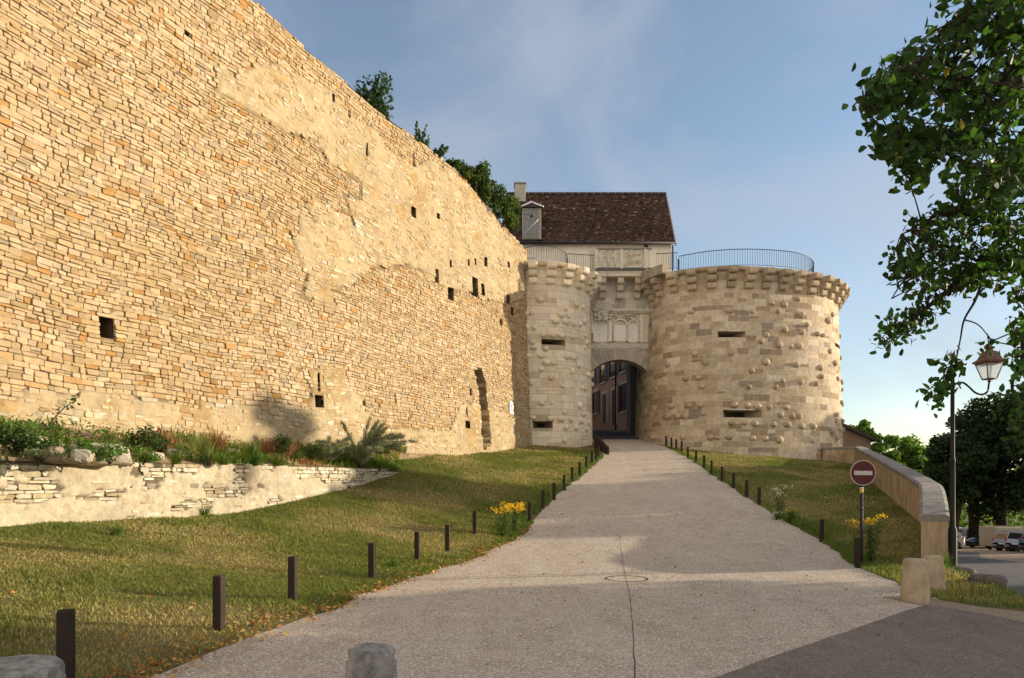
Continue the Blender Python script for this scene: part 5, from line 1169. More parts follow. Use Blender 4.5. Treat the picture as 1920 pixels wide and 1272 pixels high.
p = at(615, 862, 19.9); fennel((p.x, 20.0, 2.2), "small curled fennel shoot left of the large fennel", 6, 10, 1.25)
# leaning bramble stalk against the rampart
root = thing("bramble", tuple(at(80, 812, 12.9)), "thin leaning bramble stalk reaching up against the rampart at the left", "plant"); mb = MB(); rn = np.random.default_rng(3)
pts = [at(80, 815, 12.9), at(97, 790, 13.0), at(120, 765, 13.3), at(140, 752, 13.7), at(147, 742, 13.9)]; mb.tube(pts, [.014, .012, .01, .008, .005], 6, (.1, .09, .04)); mb.build("stalk", M['bark'], root)
A = np.array([tuple(q) for q in pts]); P = np.concatenate([A[i]+(A[i+1]-A[i])*rn.random((14, 1))+rn.normal(0, .06, (14, 3)) for i in range(4)]); V, l, s, cc = leaves(rn, P, .09, .05, leafcol(rn, len(P), DG), 'leaf', .6); mesh_obj("foliage", V, l, s, M['leaf'], root, cc)
# purple scrawl on the pale band of the rampart
mb = MB()
for (x0, y0), (x1, y1) in [((352, 768), (353, 785)), ((352, 769), (360, 768)), ((360, 768), (361, 776)), ((353, 776), (361, 776)), ((365, 769), (366, 783)), ((366, 783), (371, 782))]:
    a, b = wall_sz(x0, y0), wall_sz(x1, y1); n_ = Vector((.8944, -.4472, 0)); q = [Vector(T3(s, z, .012)) for s, z in (a, b)]; d = (q[1]-q[0]).normalized(); e = d.cross(n_)*.02
    mb.quad(q[0]-e, q[1]-e, q[1]+e, q[0]+e)
tag(mb.build("graffiti", m_flat("purple_spray", (.22, .13, .20), .8)), "small faded purple spray scrawl on the rampart's pale lower band", "graffiti")

# ------------------------------------------------------------------ flowers along the verges
def flowers(c, h, spread, nst, col, petal, label, seed, leaf=(.06, .12, .025), nf=26, fs=.028, lf=160, head=.12):
    rn = np.random.default_rng(seed); rd = random.Random(seed); root = thing("flowering_plant", c, label, "plant"); mb = MB(); Pf, Pl = [], []
    for k in range(nst):
        a = rd.uniform(0, 2*PI); r = spread*rd.random()**.5; hh = h*rd.uniform(.75, 1.0); tip = Vector(c)+Vector((math.cos(a)*r, math.sin(a)*r, hh)); m_ = Vector(c)+Vector((math.cos(a)*r*.4, math.sin(a)*r*.4, hh*.5))
        mb.tube([c, m_, tip], [.007, .005, .003], 5, (.1, .14, .04)); Pf.append(np.array(tip)+rn.normal(0, 1, (nf, 3))*np.array([head, head, head*.55])*.55); Pl.append(np.array(c)+(np.array(tip)-np.array(c))*rn.random((lf//nst, 1))*.85+rn.normal(0, .05, (lf//nst, 3)))
    mb.build("stems", M['bark'], root); P = np.concatenate(Pf); V, l, s, cc = leaves(rn, P, fs, fs*.9, leafcol(rn, len(P), petal, .1), 'card', 1.5); mesh_obj("blossom", V, l, s, M['petal'], root, cc)
    P = np.concatenate(Pl); P[:, 2] = np.maximum(P[:, 2], c[2]); V, l, s, cc = leaves(rn, P, .075, .022, leafcol(rn, len(P), leaf), 'leaf', .6); mesh_obj("foliage", V, l, s, M['leaf'], root, cc)
YEL = (.75, .48, .02)
def onl(px, Y): x = (px-CX)/F*Y; return (x, Y, g1(x, Y))
flowers(onl(945, 17.6), .85, .34, 12, None, YEL, "bushy yellow-flowered plant hiding a post on the left edge of the path", 1, (.10, .15, .03), 22, .04, 900)
flowers(onl(964, 18.2), .78, .18, 6, None, YEL, "tight cluster of bright yellow blooms right of the bushy yellow plant", 2, nf=44, fs=.045, lf=200)
flowers(onl(1604, 13.6), 1.0, .10, 3, None, YEL, "single tall yellow bloom left of the no entry sign's pole", 3, nf=24, fs=.034, lf=90, head=.10)
flowers(onl(1632, 13.5), .98, .22, 6, None, YEL, "wide tall yellow-flowered plant right of the no entry sign's pole", 4, nf=24, fs=.034, lf=420, head=.09)
flowers(onl(1462, 20.2), .95, .28, 9, None, (.62, .60, .50), "white-flowered plant on the right edge of the path", 5, (.11, .16, .06), 12, .05, 360, .14)
flowers(onl(1480, 19.6), .42, .4, 8, None, (.45, .42, .06), "low greenish-yellow plant just in front of the white flowers", 6, (.09, .17, .03), 14, .035, 420)
flowers(onl(1456, 20.0), .25, .2, 4, None, (.7, .7, .66), "tiny white daisies at the foot of the white-flowered plant", 7, nf=6, fs=.05, lf=90)
# ------------------------------------------------------------------ growth along the top of the rampart
def topbush(px, py, Y, r, n, ls, col, label, seed, sub=7, alt=None, pa=0.0, mat='leaf_dark'):
    p = at(px, py, Y); bush("wall_shrub", (p.x-.5, Y+.3, p.z), r, n, ls, col, label, "shrub", seed, alt, pa, mat, .5, sub, sub)
topbush(715, 228, 27.0, (1.0, 1.0, 1.15), 2200, .17, (.035, .07, .02), "large dark green shrub on the rampart's top, nearest the camera", 300, 11)
topbush(735, 232, 27.6, (.5, .5, .6), 700, .16, (.035, .07, .02), "small dark shrub leaning over the rampart's edge beside the largest", 301)
for k, (px, py, Y, h) in enumerate([(792, 285, 29.2, 1.45), (812, 290, 29.8, 1.25), (830, 296, 30.2, 1.0)]):
    rn = np.random.default_rng(310+k); c = at(px, py, Y); c = Vector((c.x-.4, Y+.3, c.z-.1)); root = thing("wall_sapling", tuple(c), ["tallest spiky upright sapling on the rampart's top", "middle one of three spiky saplings on the rampart's top", "slanting sapling to the right of two upright ones on the rampart"][k], "shrub"); mb = MB(); Ps = []
    for j in range(5):
        d = Vector((rn.uniform(-.35, .45)+(.4 if k == 2 else 0), rn.uniform(-.3, .3), 1)).normalized(); L = h*rn.uniform(.6, 1.1); e = c+d*L; mb.tube([c, c.lerp(e, .5), e], [.02, .014, .004], 5); t = rn.random((75, 1)); Ps.append(np.array(c)+np.array(d*L)*t+rn.normal(0, .12, (75, 3))*(1.15-t))
    P = np.concatenate(Ps); V, l, s, cc = leaves(rn, P, .16, .10, leafcol(rn, len(P), (.04, .085, .025)), 'card', .4); mesh_obj("foliage", V, l, s, M['leaf_dark'], root, cc); mb.build("stems", M['bark'], root)
ivy = [(852, 318, 31.2, (.5, .5, .4), 500), (872, 332, 31.8, (.6, .6, .45), 700), (892, 345, 32.4, (.8, .7, .6), 1100), (905, 375, 33.0, (.8, .7, .9), 1300), (925, 395, 33.9, (.9, .7, .9), 1400), (945, 415, 34.8, (.8, .7, .9), 1300), (962, 425, 35.8, (.55, .6, .95), 900)]
for k, (px, py, Y, r, n) in enumerate(ivy):
    c = at(px, py, Y); r = tuple(q*1.3 for q in r); n = int(n*1.7); bush("climbing_plant", (c.x-.1, Y-.15, c.z-.35), r, n, .14, (.065, .105, .022) if k % 2 else (.042, .08, .018), f"trailing green creeper over the far end of the rampart's top, {ORDN[k]} clump from the left", "creeper", 320+k, (.17, .10, .03), .06, 'leaf', .4, 12, 20, None, (.12, .36))

# ------------------------------------------------------------------ the overhanging tree on the right: leaves in sprays on real twigs
def px_in(poly, n, rd):
    xs, ys_ = [p[0] for p in poly], [p[1] for p in poly]; out = []
    while len(out) < n:
        q = (rd.uniform(min(xs), max(xs)), rd.uniform(min(ys_), max(ys_)))
        if inpoly(np.array([q[0]]), np.array([q[1]]), poly)[0]: out.append(q)
    return out
rd = random.Random(77); rn = np.random.default_rng(77)
tb_ = (10.6, 7.6, g1(10.6, 7.6)); wal = thing("walnut_tree", tb_, "big dark leafy tree overhanging the picture's upper right with long drooping branches", "tree")
limbs = []
def limb(mb, pts, r0, r1):
    C_ = catmull(pts, 8); rs = list(np.linspace(r0, r1, len(C_))); mb.tube(C_, rs, 7); limbs.append(np.array(C_)); 
mb = MB(); T0 = Vector(tb_)
mb.tube(catmull([tuple(T0+Vector((0, 0, -.3))), (10.55, 7.6, 1.4), (10.4, 7.5, 3.0), (10.5, 7.4, 4.8), (10.3, 7.3, 7.0)], 6), list(np.linspace(.36, .14, 25)), 12)
A = lambda px, py, Y: tuple(at(px, py, Y))
fork = (10.4, 7.5, 3.2); fork2 = (10.45, 7.4, 4.6)
limb(mb, [fork2, A(2150, 60, 7.0), A(1960, 130, 6.4), A(1840, 170, 6.0), A(1740, 150, 5.8)], .10, .012)
limb(mb, [A(1960, 130, 6.4), A(1850, 230, 6.3), A(1760, 280, 6.2), A(1690, 270, 6.1)], .035, .008)
limb(mb, [A(1840, 170, 6.0), A(1760, 110, 5.8), A(1690, 130, 5.6), A(1640, 165, 5.5), A(1598, 200, 5.5)], .022, .005)
limb(mb, [(10.4, 7.35, 6.0), A(2100, -120, 6.6), A(1940, -40, 6.2), A(1830, 20, 6.0)], .08, .01)
limb(mb, [fork, A(2200, 470, 7.6), A(1990, 480, 7.4), A(1850, 500, 7.3), A(1760, 560, 7.2), A(1660, 640, 7.1)], .09, .008)
limb(mb, [A(1990, 480, 7.4), A(1880, 420, 7.2), A(1780, 400, 7.0), A(1690, 440, 6.9)], .03, .006)
limb(mb, [A(1850, 500, 7.3), A(1760, 460, 7.2), A(1700, 520, 7.2), A(1672, 560, 7.2)], .018, .005)
limb(mb, [A(1850, 500, 7.3), A(1830, 560, 7.4), A(1808, 600, 7.5), A(1800, 640, 7.6), A(1790, 690, 7.6)], .016, .005)
limb(mb, [A(1808, 600, 7.5), A(1835, 610, 7.5), A(1860, 640, 7.6)], .009, .004)
limb(mb, [fork, A(2150, 560, 7.2), A(2000, 570, 7.0), A(1925, 625, 7.0), A(1918, 670, 7.0), A(1898, 720, 7.0), A(1904, 760, 7.0), A(1890, 800, 7.0)], .045, .004)
limb(mb, [A(1980, 610, 7.0), A(1930, 700, 7.0), A(1915, 780, 7.0)], .015, .005)
limb(mb, [A(1960, 130, 6.4), A(1930, 250, 6.8), A(1900, 330, 7.0), A(1850, 380, 7.0)], .03, .006)
limb(mb, [fork2, A(2200, 250, 7.4), A(2000, 290, 7.2), A(1900, 300, 7.1)], .05, .01)
LIMB = np.concatenate(limbs)
regs = [  # (polygon in photo pixels, depth range, sprays, leaf length)
    ([(1770,-25),(1802,25),(1735,62),(1690,92),(1655,122),(1648,160),(1690,180),(1660,215),(1658,285),(1700,340),(1745,322),(1790,290),(1840,345),(1960,350),(1960,-25)], (5.5, 6.9), 275, .115),
    ([(1592,200),(1612,170),(1655,135),(1700,120),(1690,205),(1640,228),(1605,215)], (5.4, 5.7), 13, .12),
    ([(1650,250),(1720,250),(1710,345),(1690,350)], (5.9, 6.2), 10, .135),
    ([(1810,300),(1965,300),(1965,595),(1880,560),(1830,530),(1790,545),(1740,560),(1700,545),(1668,500),(1680,465),(1720,450),(1700,400),(1740,380),(1780,390)], (6.6, 8.0), 245, .104),
    ([(1640,650),(1660,610),(1700,580),(1760,550),(1790,560),(1750,600),(1690,635)], (7.0, 7.4), 26, .10),
    ([(1762,652),(1800,655),(1803,680),(1766,690)], (7.4, 7.7), 5, .115),
    ([(1748,705),(1786,697),(1782,735),(1760,755),(1735,735)], (7.4, 7.7), 11, .105),
    ([(1838,648),(1875,648),(1872,656),(1842,658)], (7.4, 7.7), 2, .08),
    ([(1900,600),(1965,560),(1965,720),(1910,720),(1895,690)], (6.5, 7.5), 34, .10),
    ([(1880,765),(1965,720),(1965,830),(1890,815)], (6.8, 7.3), 24, .10),
    ([(1960,-60),(2230,-60),(2230,620),(1960,620)], (6.2, 8.6), 130, .14),
]
Cs, Ls, Cc = [], [], []
for poly, (y0, y1), n, ll in regs:
    for (px, py) in px_in(poly, n, rd):
        Y = rd.uniform(y0, y1); c = np.array(at(px, py, Y)); i = np.argmin(((LIMB-c)**2).sum(1)); s0 = Vector(LIMB[i]); e = Vector(c)
        if (s0-e).length > .04: mb.tube([s0, s0.lerp(e, .5)+Vector((0, 0, rd.uniform(.0, .08))), e, e+(e-s0).normalized()*.11], [.008, .006, .004, .002], 5)
        m = rd.randint(6, 11); d = (e-s0).normalized() if (e-s0).length > .05 else Vector((-.7, 0, -.3))
        for k in range(m):
            Cs.append(c+np.array(d)*rd.uniform(-.15, .12)+rn.normal(0, .055, 3)+np.array([0, 0, -.03])); Ls.append(ll*rd.uniform(.6, 1.15))
        br = rd.uniform(.6, 1.5) if py < 600 else rd.uniform(1.0, 1.9)  # lower sprays get a lighter leaf colour, standing in for sunlight on them
        Cc.append(leafcol(rn, m, (.034*br, .075*br, .016*br), .18, (.30, .24, .02), .006))
Cs, Ls, Cc = np.array(Cs), np.array(Ls), np.concatenate(Cc)
V, l, s, cc = leaves(rn, Cs, Ls, Ls*.62, Cc, 'leaf', .35, .55); mesh_obj("foliage", V, l, s, M['leaf'], wal, cc); mb.build("branches", M['bark'], wal)

# ------------------------------------------------------------------ trees beyond: car-park trees, lighter trees behind the wall, and the row along the street
DK = (.026, .054, .016)
def ptree(px, ptop, pbot, rpx, Y, nl, ls, col, label, seed, name="park_tree", group="trees along the car park", **kw):
    c0_, t = at(px, (ptop+pbot)/2, Y), at(px, ptop, Y); H = (pbot-ptop)/F*Y; R = rpx/F*Y
    base = (c0_.x, Y, g1(c0_.x, Y)); return tree(name, base, (c0_.x, Y, c0_.z), R, H, nl, ls, col, label, group, seed=seed, **kw)
ptree(1795, 800, 985, 58, 58, 11000, .36, DK, "dark round tree behind the lamp post, left end of the parked cars", 1, ncl=30, trunk_to=.5, tr=.32)
ptree(1826, 742, 978, 66, 62, 13000, .38, DK, "tall dark tree with a thick trunk behind the beige trailer", 2, ncl=34, trunk_to=.5, tr=.48)
ptree(1880, 712, 985, 80, 60, 15000, .38, (.023, .046, .014), "tallest dark tree behind the silver cars at the right edge", 3, ncl=38, trunk_to=.5, tr=.42)
ptree(1960, 700, 985, 90, 56, 13000, .38, DK, "dark tree cut by the right edge behind the last parked car", 4, ncl=34, tr=.4)
ptree(1748, 872, 995, 30, 66, 4500, .32, DK, "small dark tree at the left foot of the dark row, above the sloping wall", 5, ncl=16, tr=.2)
LG = (.085, .165, .030)
for i, (px, pt, pb, r, Y, lb) in enumerate([(1604, 772, 900, 30, 62, "light green tree right behind the brown gabled house"), (1650, 798, 930, 32, 66, "light green middle tree above the sloping wall's coping"), (1698, 800, 950, 38, 70, "light green tree nearest the dark row of trees"), (1726, 838, 960, 27, 72, "small light green tree tucked against the dark trees")]):
    ptree(px, pt, pb, r*1.15, Y, 9000, .32, LG, lb, 20+i, "light_tree", "light green trees behind the sloping wall", mat='leaf', ncl=30, rc=(.26, .42), alt=(.15, .22, .04), pa=.2, tr=.2)
for i, (X, Y, R, H, zc) in enumerate([(34.5, 1.5, 4.4, 10.5, 3.6), (28.5, 7.0, 4.2, 10, 3.6), (33.0, 12.0, 4.0, 10.5, 3.6), (27.5, 13.4, 2.6, 8.8, 3.4), (37, 28.4, 3.6, 12, 3.9), (40.5, 33.6, 3.7, 12.5, 3.9), (43, 37.6, 3.2, 12, 3.9), (44.5, 46.3, 3.0, 13.6, 5.4), (48.5, 50.5, 4.4, 13, 4.2), (40.5, 30.9, 1.7, 9, 9.4), (36, 25.6, 2.1, 10, 3.6), (24.5, 3.0, 3.0, 8, 3.2)]):
    z = g1(X, Y); tree("street_tree", (X, Y, z), (X, Y, zc), R, H, 4000 if i < 4 else 6500, .46, (.03, .06, .016), f"dark street tree off to the right of the side street, {ORDN[i]} from the camera", "trees lining the side street", seed=50+i, ncl=22, tr=.25)
ptree(1741, 838, 990, 34, 68, 5200, .32, (.03, .06, .018), "mid green tree filling the gap between the light and dark trees", 6, ncl=20, tr=.2)
# far bright greenery seen under the crowns
rn = np.random.default_rng(8); n = 16000; px = rn.uniform(0, 1, n); X = 38+px*62; Yb = 96-px*30+rn.normal(0, 2.0, n); zt = -4.5+(rn.random(n)**.8)*(5.5+3.5*fbm(X*.25, X*0, 3, 3))
V, l, s, cc = leaves(rn, np.stack([X, Yb, zt], -1), .55, .38, leafcol(rn, n, (.13, .22, .03), .25), 'card', .3)
tag(mesh_obj("far_thicket", V, l, s, M['leaf'], None, cc), "bright sunlit thicket seen under the dark trees beyond the cars", "thicket", kind="stuff")

# ------------------------------------------------------------------ parked vehicles
def car(loc, heading, col, label, L=4.2, W=1.76, Hh=1.5, style='hatch', rimr=.21):
    """local +X is the front; a lofted body, a tapering glasshouse, lamps, bumpers and four wheels"""
    root = thing("parked_car", (0, 0, 0), label, "car", "cars parked beyond the side street")
    m, t, b = mat_new("car_paint"); b.inputs["Base Color"].default_value = (*col, 1); b.inputs["Metallic"].default_value = .35; b.inputs["Roughness"].default_value = .32; b.inputs["Coat Weight"].default_value = .6
    g = noise(t, 300, 2, .5, coord(t)); t.links.new(mixc(t, ramp(t, g, .3, .7), tuple(x*.93 for x in col), tuple(min(1, x*1.06) for x in col)), b.inputs["Base Color"])
    h = L/2; sec = [(-h, .42, .70, .86), (-h+.06, .30, .95, .94), (-h+.25, .24, 1.02, .98), (-.5, .22, 1.0, 1.0), (.55, .22, .97, 1.0), (h-1.05, .22, .93, .99), (h-.45, .24, .80, .95), (h-.12, .28, .66, .88), (h, .36, .56, .78)]
    V, Fs = [], []
    for x, z0, z1, k in sec:
        w2 = W/2*k; V += [(x, -w2*.92, z0), (x, -w2, z0+.14), (x, -w2, z1-.16), (x, -w2*.94, z1-.03), (x, -w2*.7, z1), (x, w2*.7, z1), (x, w2*.94, z1-.03), (x, w2, z1-.16), (x, w2, z0+.14), (x, w2*.92, z0)]
    n = 10
    for i in range(len(sec)-1):
        for k in range(n): Fs.append((i*n+k, i*n+(k+1) % n, i*n+n+(k+1) % n, i*n+n+k))
    Fs += [tuple(range(n)), tuple(range(len(V)-1, len(V)-n-1, -1))]
    mb = MB(); mb.add(V, Fs, None, True); rear = -h+.16 if style != 'sedan' else -h+.75
    rs = [(rear, .96, .88), (rear+.16, Hh-.14, .80), (rear+.55, Hh, .76), (.15, Hh, .76), (.55, Hh-.08, .77), (h-1.12, .92, .88)]
    V, Fs = [], []
    for x, z1, k in rs: w2 = W/2*k; V += [(x, -W/2*.93, .90), (x, -w2, z1-.05), (x, -w2*.85, z1), (x, w2*.85, z1), (x, w2, z1-.05), (x, W/2*.93, .90)]
    for i in range(len(rs)-1):
        for k in range(5): Fs.append((i*6+k, i*6+k+1, i*6+7+k, i*6+6+k))
    Fs += [(0, 1, 2, 3, 4, 5)]; mb.add(V, Fs, None, False); body = mb.build("body", m, root)
    def side(x0, x1, x2, x3, s):      # a side window, slightly proud
        y0, y1 = W/2*.935+.006, W/2*.795+.012; return [(x0, s*y0, .97), (x1, s*y0, .97), (x2, s*y1, Hh-.13), (x3, s*y1, Hh-.13)]
    for s in (-1, 1):
        mb = MB(); mb.quad(*side(rear+.32, -.12, -.15, rear+.55, s)); mb.quad(*side(-.04, h-1.32, .50, -.06, s)); mb.build("side_window", M['carglass'], root)
    mb = MB(); y0, y1 = W/2*.80, W/2*.68; mb.quad((rear-.004, -y0, 1.0), (rear-.004, y0, 1.0), (rear+.13, y1, Hh-.17), (rear+.13, -y1, Hh-.17)); mb.build("rear_window", M['carglass'], root)
    mb = MB(); mb.quad((h-1.13+.03, -y0, .96), (h-1.13+.03, y0, .96), (.60, y1, Hh-.11), (.60, -y1, Hh-.11)); mb.build("windscreen", M['carglass'], root)
    for s in (-1, 1):
        mb = MB(); mb.ball((-h+.12, s*W/2*.84, .86), (.10, .11, .16), 8, 6); mb.build("tail_light", M['redlamp'], root)
        mb = MB(); mb.ball((h-.25, s*W/2*.74, .64), (.20, .16, .09), 8, 6); mb.build("headlight", M['clearlamp'], root)
        mb = MB(); mb.ball((h-1.3, s*(W/2+.06), .98), (.08, .10, .07), 8, 5); mb.build("mirror", M['plastic'], root)
    for x0, nm in ((-h-.03, "rear_bumper"), (h-.16, "front_bumper")):
        mb = MB(); mb.box((x0, -W/2*.80, .26), (x0+.2, W/2*.80, .46), None, .05); mb.build(nm, M['plastic'], root)
    mb = MB(); mb.box((-h-.035, -.26, .60), (-h+.01, .26, .71)); mb.build("number_plate", M['whitepaint'], root)
    for x in (-h+.78, h-.82):
        for s in (-1, 1):
            y = s*(W/2-.09); mb = MB(); ring = lambda r, yy: [(x+r*math.cos(2*PI*k/20), yy, .32+r*math.sin(2*PI*k/20)) for k in range(20)]
            rr = [(.20, y-s*.10), (.31, y-s*.10), (.325, y-s*.06), (.325, y+s*.06), (.30, y+s*.105), (.215, y+s*.105)]; V = [p for r, yy in rr for p in ring(r, yy)]; Fs = [(a*20+k, a*20+(k+1) % 20, a*20+20+(k+1) % 20, a*20+20+k) for a in range(5) for k in range(20)]
            mb.add(V, Fs, None, True); tr_ = mb.build("wheel", M['rubber'], root)
            mb = MB(); mb.add(ring(.213, y+s*.07)+ring(.213, y-s*.08), [tuple(range(20)), tuple(range(39, 19, -1))]+[(k, (k+1) % 20, 20+(k+1) % 20, 20+k) for k in range(20)]); mb.build("hub", M['plastic'], tr_)
            mb = MB()
            for k in range(7):
                a = 2*PI*k/7; d, e = (math.cos(a), math.sin(a)), (-math.sin(a), math.cos(a)); q = lambda r, w_: (x+d[0]*r+e[0]*w_, y+s*.085, .32+d[1]*r+e[1]*w_); mb.quad(q(.03, .035), q(.21, .03), q(.21, -.03), q(.03, -.035))
            mb.build("rim", M['alloy'], tr_)
            if True:
                mb = MB(); a_ = [(x+.40*math.cos(u), y+s*.075, .32+.40*math.sin(u)) for u in np.linspace(-.15, PI+.15, 14)]; b_ = [(x+.32*math.cos(u), y+s*.09, .32+.33*math.sin(u)) for u in np.linspace(-.15, PI+.15, 14)]
                for k in range(13): mb.quad(a_[k], a_[k+1], b_[k+1], b_[k])
                mb.build("wheel_arch", M['plastic'], root)
    root.location = loc; root.rotation_euler = (0, 0, heading); return root
def onp(px, Y): x = (px-CX)/F*Y; return (x, Y, g1(x, Y)+.006)
car(onp(1754, 58), math.radians(178), (.62, .65, .68), "white hatchback half hidden behind the sloping wall's square end", 4.0, 1.74, 1.48)
car(onp(1785, 64), math.radians(150), (.55, .58, .63), "pale silver crossover behind the lamp post, facing left", 4.3, 1.82, 1.6)
car(onp(1860, 59), math.radians(194), (.022, .032, .045), "dark blue car facing left, its rear behind the beige trailer", 4.1, 1.76, 1.5)
car(onp(1918, 52.5), math.radians(17), (.42, .45, .48), "silver people carrier beside the trailer, tailgate towards the camera", 4.3, 1.8, 1.6)
car(onp(1945, 49.5), math.radians(17), (.46, .49, .52), "second silver people carrier, between the first and the green car", 4.3, 1.8, 1.6)
car(onp(1972, 46.8), math.radians(17), (.06, .15, .15), "teal green car cut off by the right edge", 4.1, 1.76, 1.5)
tl = thing("box_trailer", (0, 0, 0), "beige box trailer between the dark blue car and the silver cars", "trailer")
mb = MB(); mb.box((-1.25, -.8, .42), (1.25, .8, 1.95), None, .03); mb.build("box", M['beige'], tl)
for s in (-1, 1):
    mb = MB(); mb.tube([(-.1, s*.82-.07, .3), (-.1, s*.82+.07, .3)], .3, 16); mb.build("wheel", M['rubber'], tl)
mb = MB(); mb.box((1.25, -.05, .40), (2.2, .05, .48)); mb.build("drawbar", M['plastic'], tl)
mb = MB(); mb.box((-1.26, -.81, .88), (1.26, .81, .92)); mb.build("trim", M['beige'], tl)
tl.location = onp(1876, 55); tl.rotation_euler = (0, 0, math.radians(12))

# ------------------------------------------------------------------ grass, dead leaves, loose stones
def on_lawn(x, y, rn):
    left = (x < RL(y)-.02+(fbm(y*2.2, y*0, 3, 1)-.45)*.5) & (x > np.where(y < 23.5, TL(y)+.05, XW(y)+.45)) & (y < 37.2)
    right = (x > RR(y)+.0+(fbm(y*2.0, y*0+5, 3, 2)-.45)*.45) & (x < WX(y)-.06) & (y > 9.4) & (y < 38.2)
    return left | right
def blades(name, n, box, h, wd, seed, label):
    rn = np.random.default_rng(seed); x = rn.uniform(box[0], box[1], n); y = box[2]+(box[3]-box[2])*rn.random(n); k = on_lawn(x, y, rn)&(np.abs(x) < .80*y+1.6); x, y = x[k], y[k]
    dry = fbm(x*.55, y*.55, 4, 40); k = rn.random(len(x)) < np.clip(1.15-(dry-.45)*2.2, .25, 1); x, y, dry = x[k], y[k], dry[k]; n = len(x)
    edge = np.minimum(np.abs(x-RL(y)), np.abs(x-RR(y))); lush = np.exp(-(edge/.55)**2)*np.where(y > 14, 1, .35)
    hh = h*rn.uniform(.5, 1.35, n)*(.55+1.0*fbm(x*2.6, y*2.6, 3, 44))*(1+.9*lush)*(1-.35*np.clip((dry-.42)*3, 0, 1)); az = rn.uniform(0, 2*PI, n); ln = hh*rn.uniform(.3, 1.2, n)
    z = gz(x, y); B = np.stack([x, y, z-.01], -1); p = np.stack([-np.sin(az), np.cos(az), 0*az], -1)*(wd*rn.uniform(.6, 1.4, n)/2)[:, None]; T = B+np.stack([np.cos(az)*ln, np.sin(az)*ln, hh], -1)
    Mi = B*.45+T*.55+np.stack([0*x, 0*x, hh*.16], -1)
    V = np.stack([B-p, B+p, Mi+p*.8, Mi-p*.8, T], 1).reshape(-1, 3); f = np.array([0, 1, 2, 3, 3, 2, 4]); lp = (np.arange(n)[:, None]*5+f[None]).ravel(); sz = np.tile([4, 3], n)
    g = np.array([.155, .185, .045]); d = np.array([.42, .335, .15]); lu = np.array([.085, .165, .03]); t = np.clip((dry-.415)*4.6+(x > 6)*.22+rn.normal(0, .28, n), 0, 1)*(1-.85*lush)*.85
    c = g*(1-t)[:, None]+d*t[:, None]; c = c*(1-lush*.6)[:, None]+lu*(lush*.6)[:, None]; c *= (1+rn.normal(0, .16, (n, 1)))
    return V, lp, sz, np.repeat(np.clip(c, .01, 1), 5, 0)
pr = [blades("g", 130000, (-11, -.5, 4.2, 12), .055, .011, 1, ""), blades("g", 90000, (-10, 2, 12, 20), .06, .017, 2, ""), blades("g", 80000, (-7, 5, 20, 37.5), .065, .028, 3, ""), blades("g", 60000, (5.5, 12, 9.4, 20), .065, .016, 4, ""), blades("g", 60000, (7.5, 20, 20, 38.5), .065, .028, 5, "")]
V, L, Sz, C = join(pr); tag(mesh_obj("grass", V, L, Sz, M['blade'], None, C), "short half-dry grass of the two verges", "grass", kind="stuff")
# mixed ground cover of the terrace
def terrace_cover():
    rn = np.random.default_rng(31); n = 18000; y = rn.uniform(9, 26.5, n); f = rn.random(n); a = np.where(y < 24, TL(np.minimum(y, 24.2)), np.interp(y, [24, 28], [-3.95, -4.6])); b = XW(y)+.6; x = a+(b-a)*f*.95
    d = fbm(x*.9, y*.9, 4, 50); k = (rn.random(n) < np.clip((d-.36)*3.6+np.clip((y-16.0)*.12, -.75, .55)+(f < .25)*.12, .02, .95)); x, y, d = x[k], y[k], d[k]; n = len(x)
    z = np.array([tz(p, q) for p, q in zip(x, y)]); hh = rn.uniform(.05, .20, n)*(1+.7*(d > .5))*np.where(y < 14.5, .65, 1); az = rn.uniform(0, 2*PI, n); ln = hh*rn.uniform(.2, .9, n)
    B = np.stack([x, y, z-.02], -1); p = np.stack([-np.sin(az), np.cos(az), 0*az], -1)*(rn.uniform(.008, .020, n))[:, None]; T = B+np.stack([np.cos(az)*ln, np.sin(az)*ln, hh], -1); Mi = B*.4+T*.6+np.stack([0*x, 0*x, hh*.15], -1)
    V = np.stack([B-p, B+p, Mi+p*.9, Mi-p*.9, T], 1).reshape(-1, 3); q = np.array([0, 1, 2, 3, 3, 2, 4])
    hue = fbm(x*.7+9, y*.7, 3, 61)[:, None]; c = np.where(hue < .42, np.array([.10, .16, .035]), np.where(hue < .50, np.array([.17, .19, .05]), np.where(hue < .56, np.array([.34, .27, .13]), np.array([.26, .13, .06]))))
    c = np.clip(c*(1+rn.normal(0, .2, (n, 1))), .01, 1); A = (V, (np.arange(n)[:, None]*5+q[None]).ravel(), np.tile([4, 3], n), np.repeat(c, 5, 0))
    m = 5200; y = rn.uniform(9, 25, m); f = rn.random(m)**.8; a = TL(np.minimum(y, 24.2)); b = XW(y)+.6; x = a+(b-a)*f*.9; k = fbm(x*1.1+3, y*1.1, 3, 71) > .5; x, y = x[k], y[k]; z = np.array([tz(p, q) for p, q in zip(x, y)]); C_ = np.stack([x, y, z+rn.random(len(x))*.22+.03], -1)
    L_ = leaves(rn, C_, rn.uniform(.05, .11, len(x)), .05, leafcol(rn, len(x), (.085, .15, .03), .25), 'leaf', .9)
    V, L, Sz, C = join([A, L_]); tag(mesh_obj("undergrowth", V, L, Sz, M['blade'], None, C), "tangled low weeds and dry grass on the terrace under the rampart", "weeds", kind="stuff")
terrace_cover()
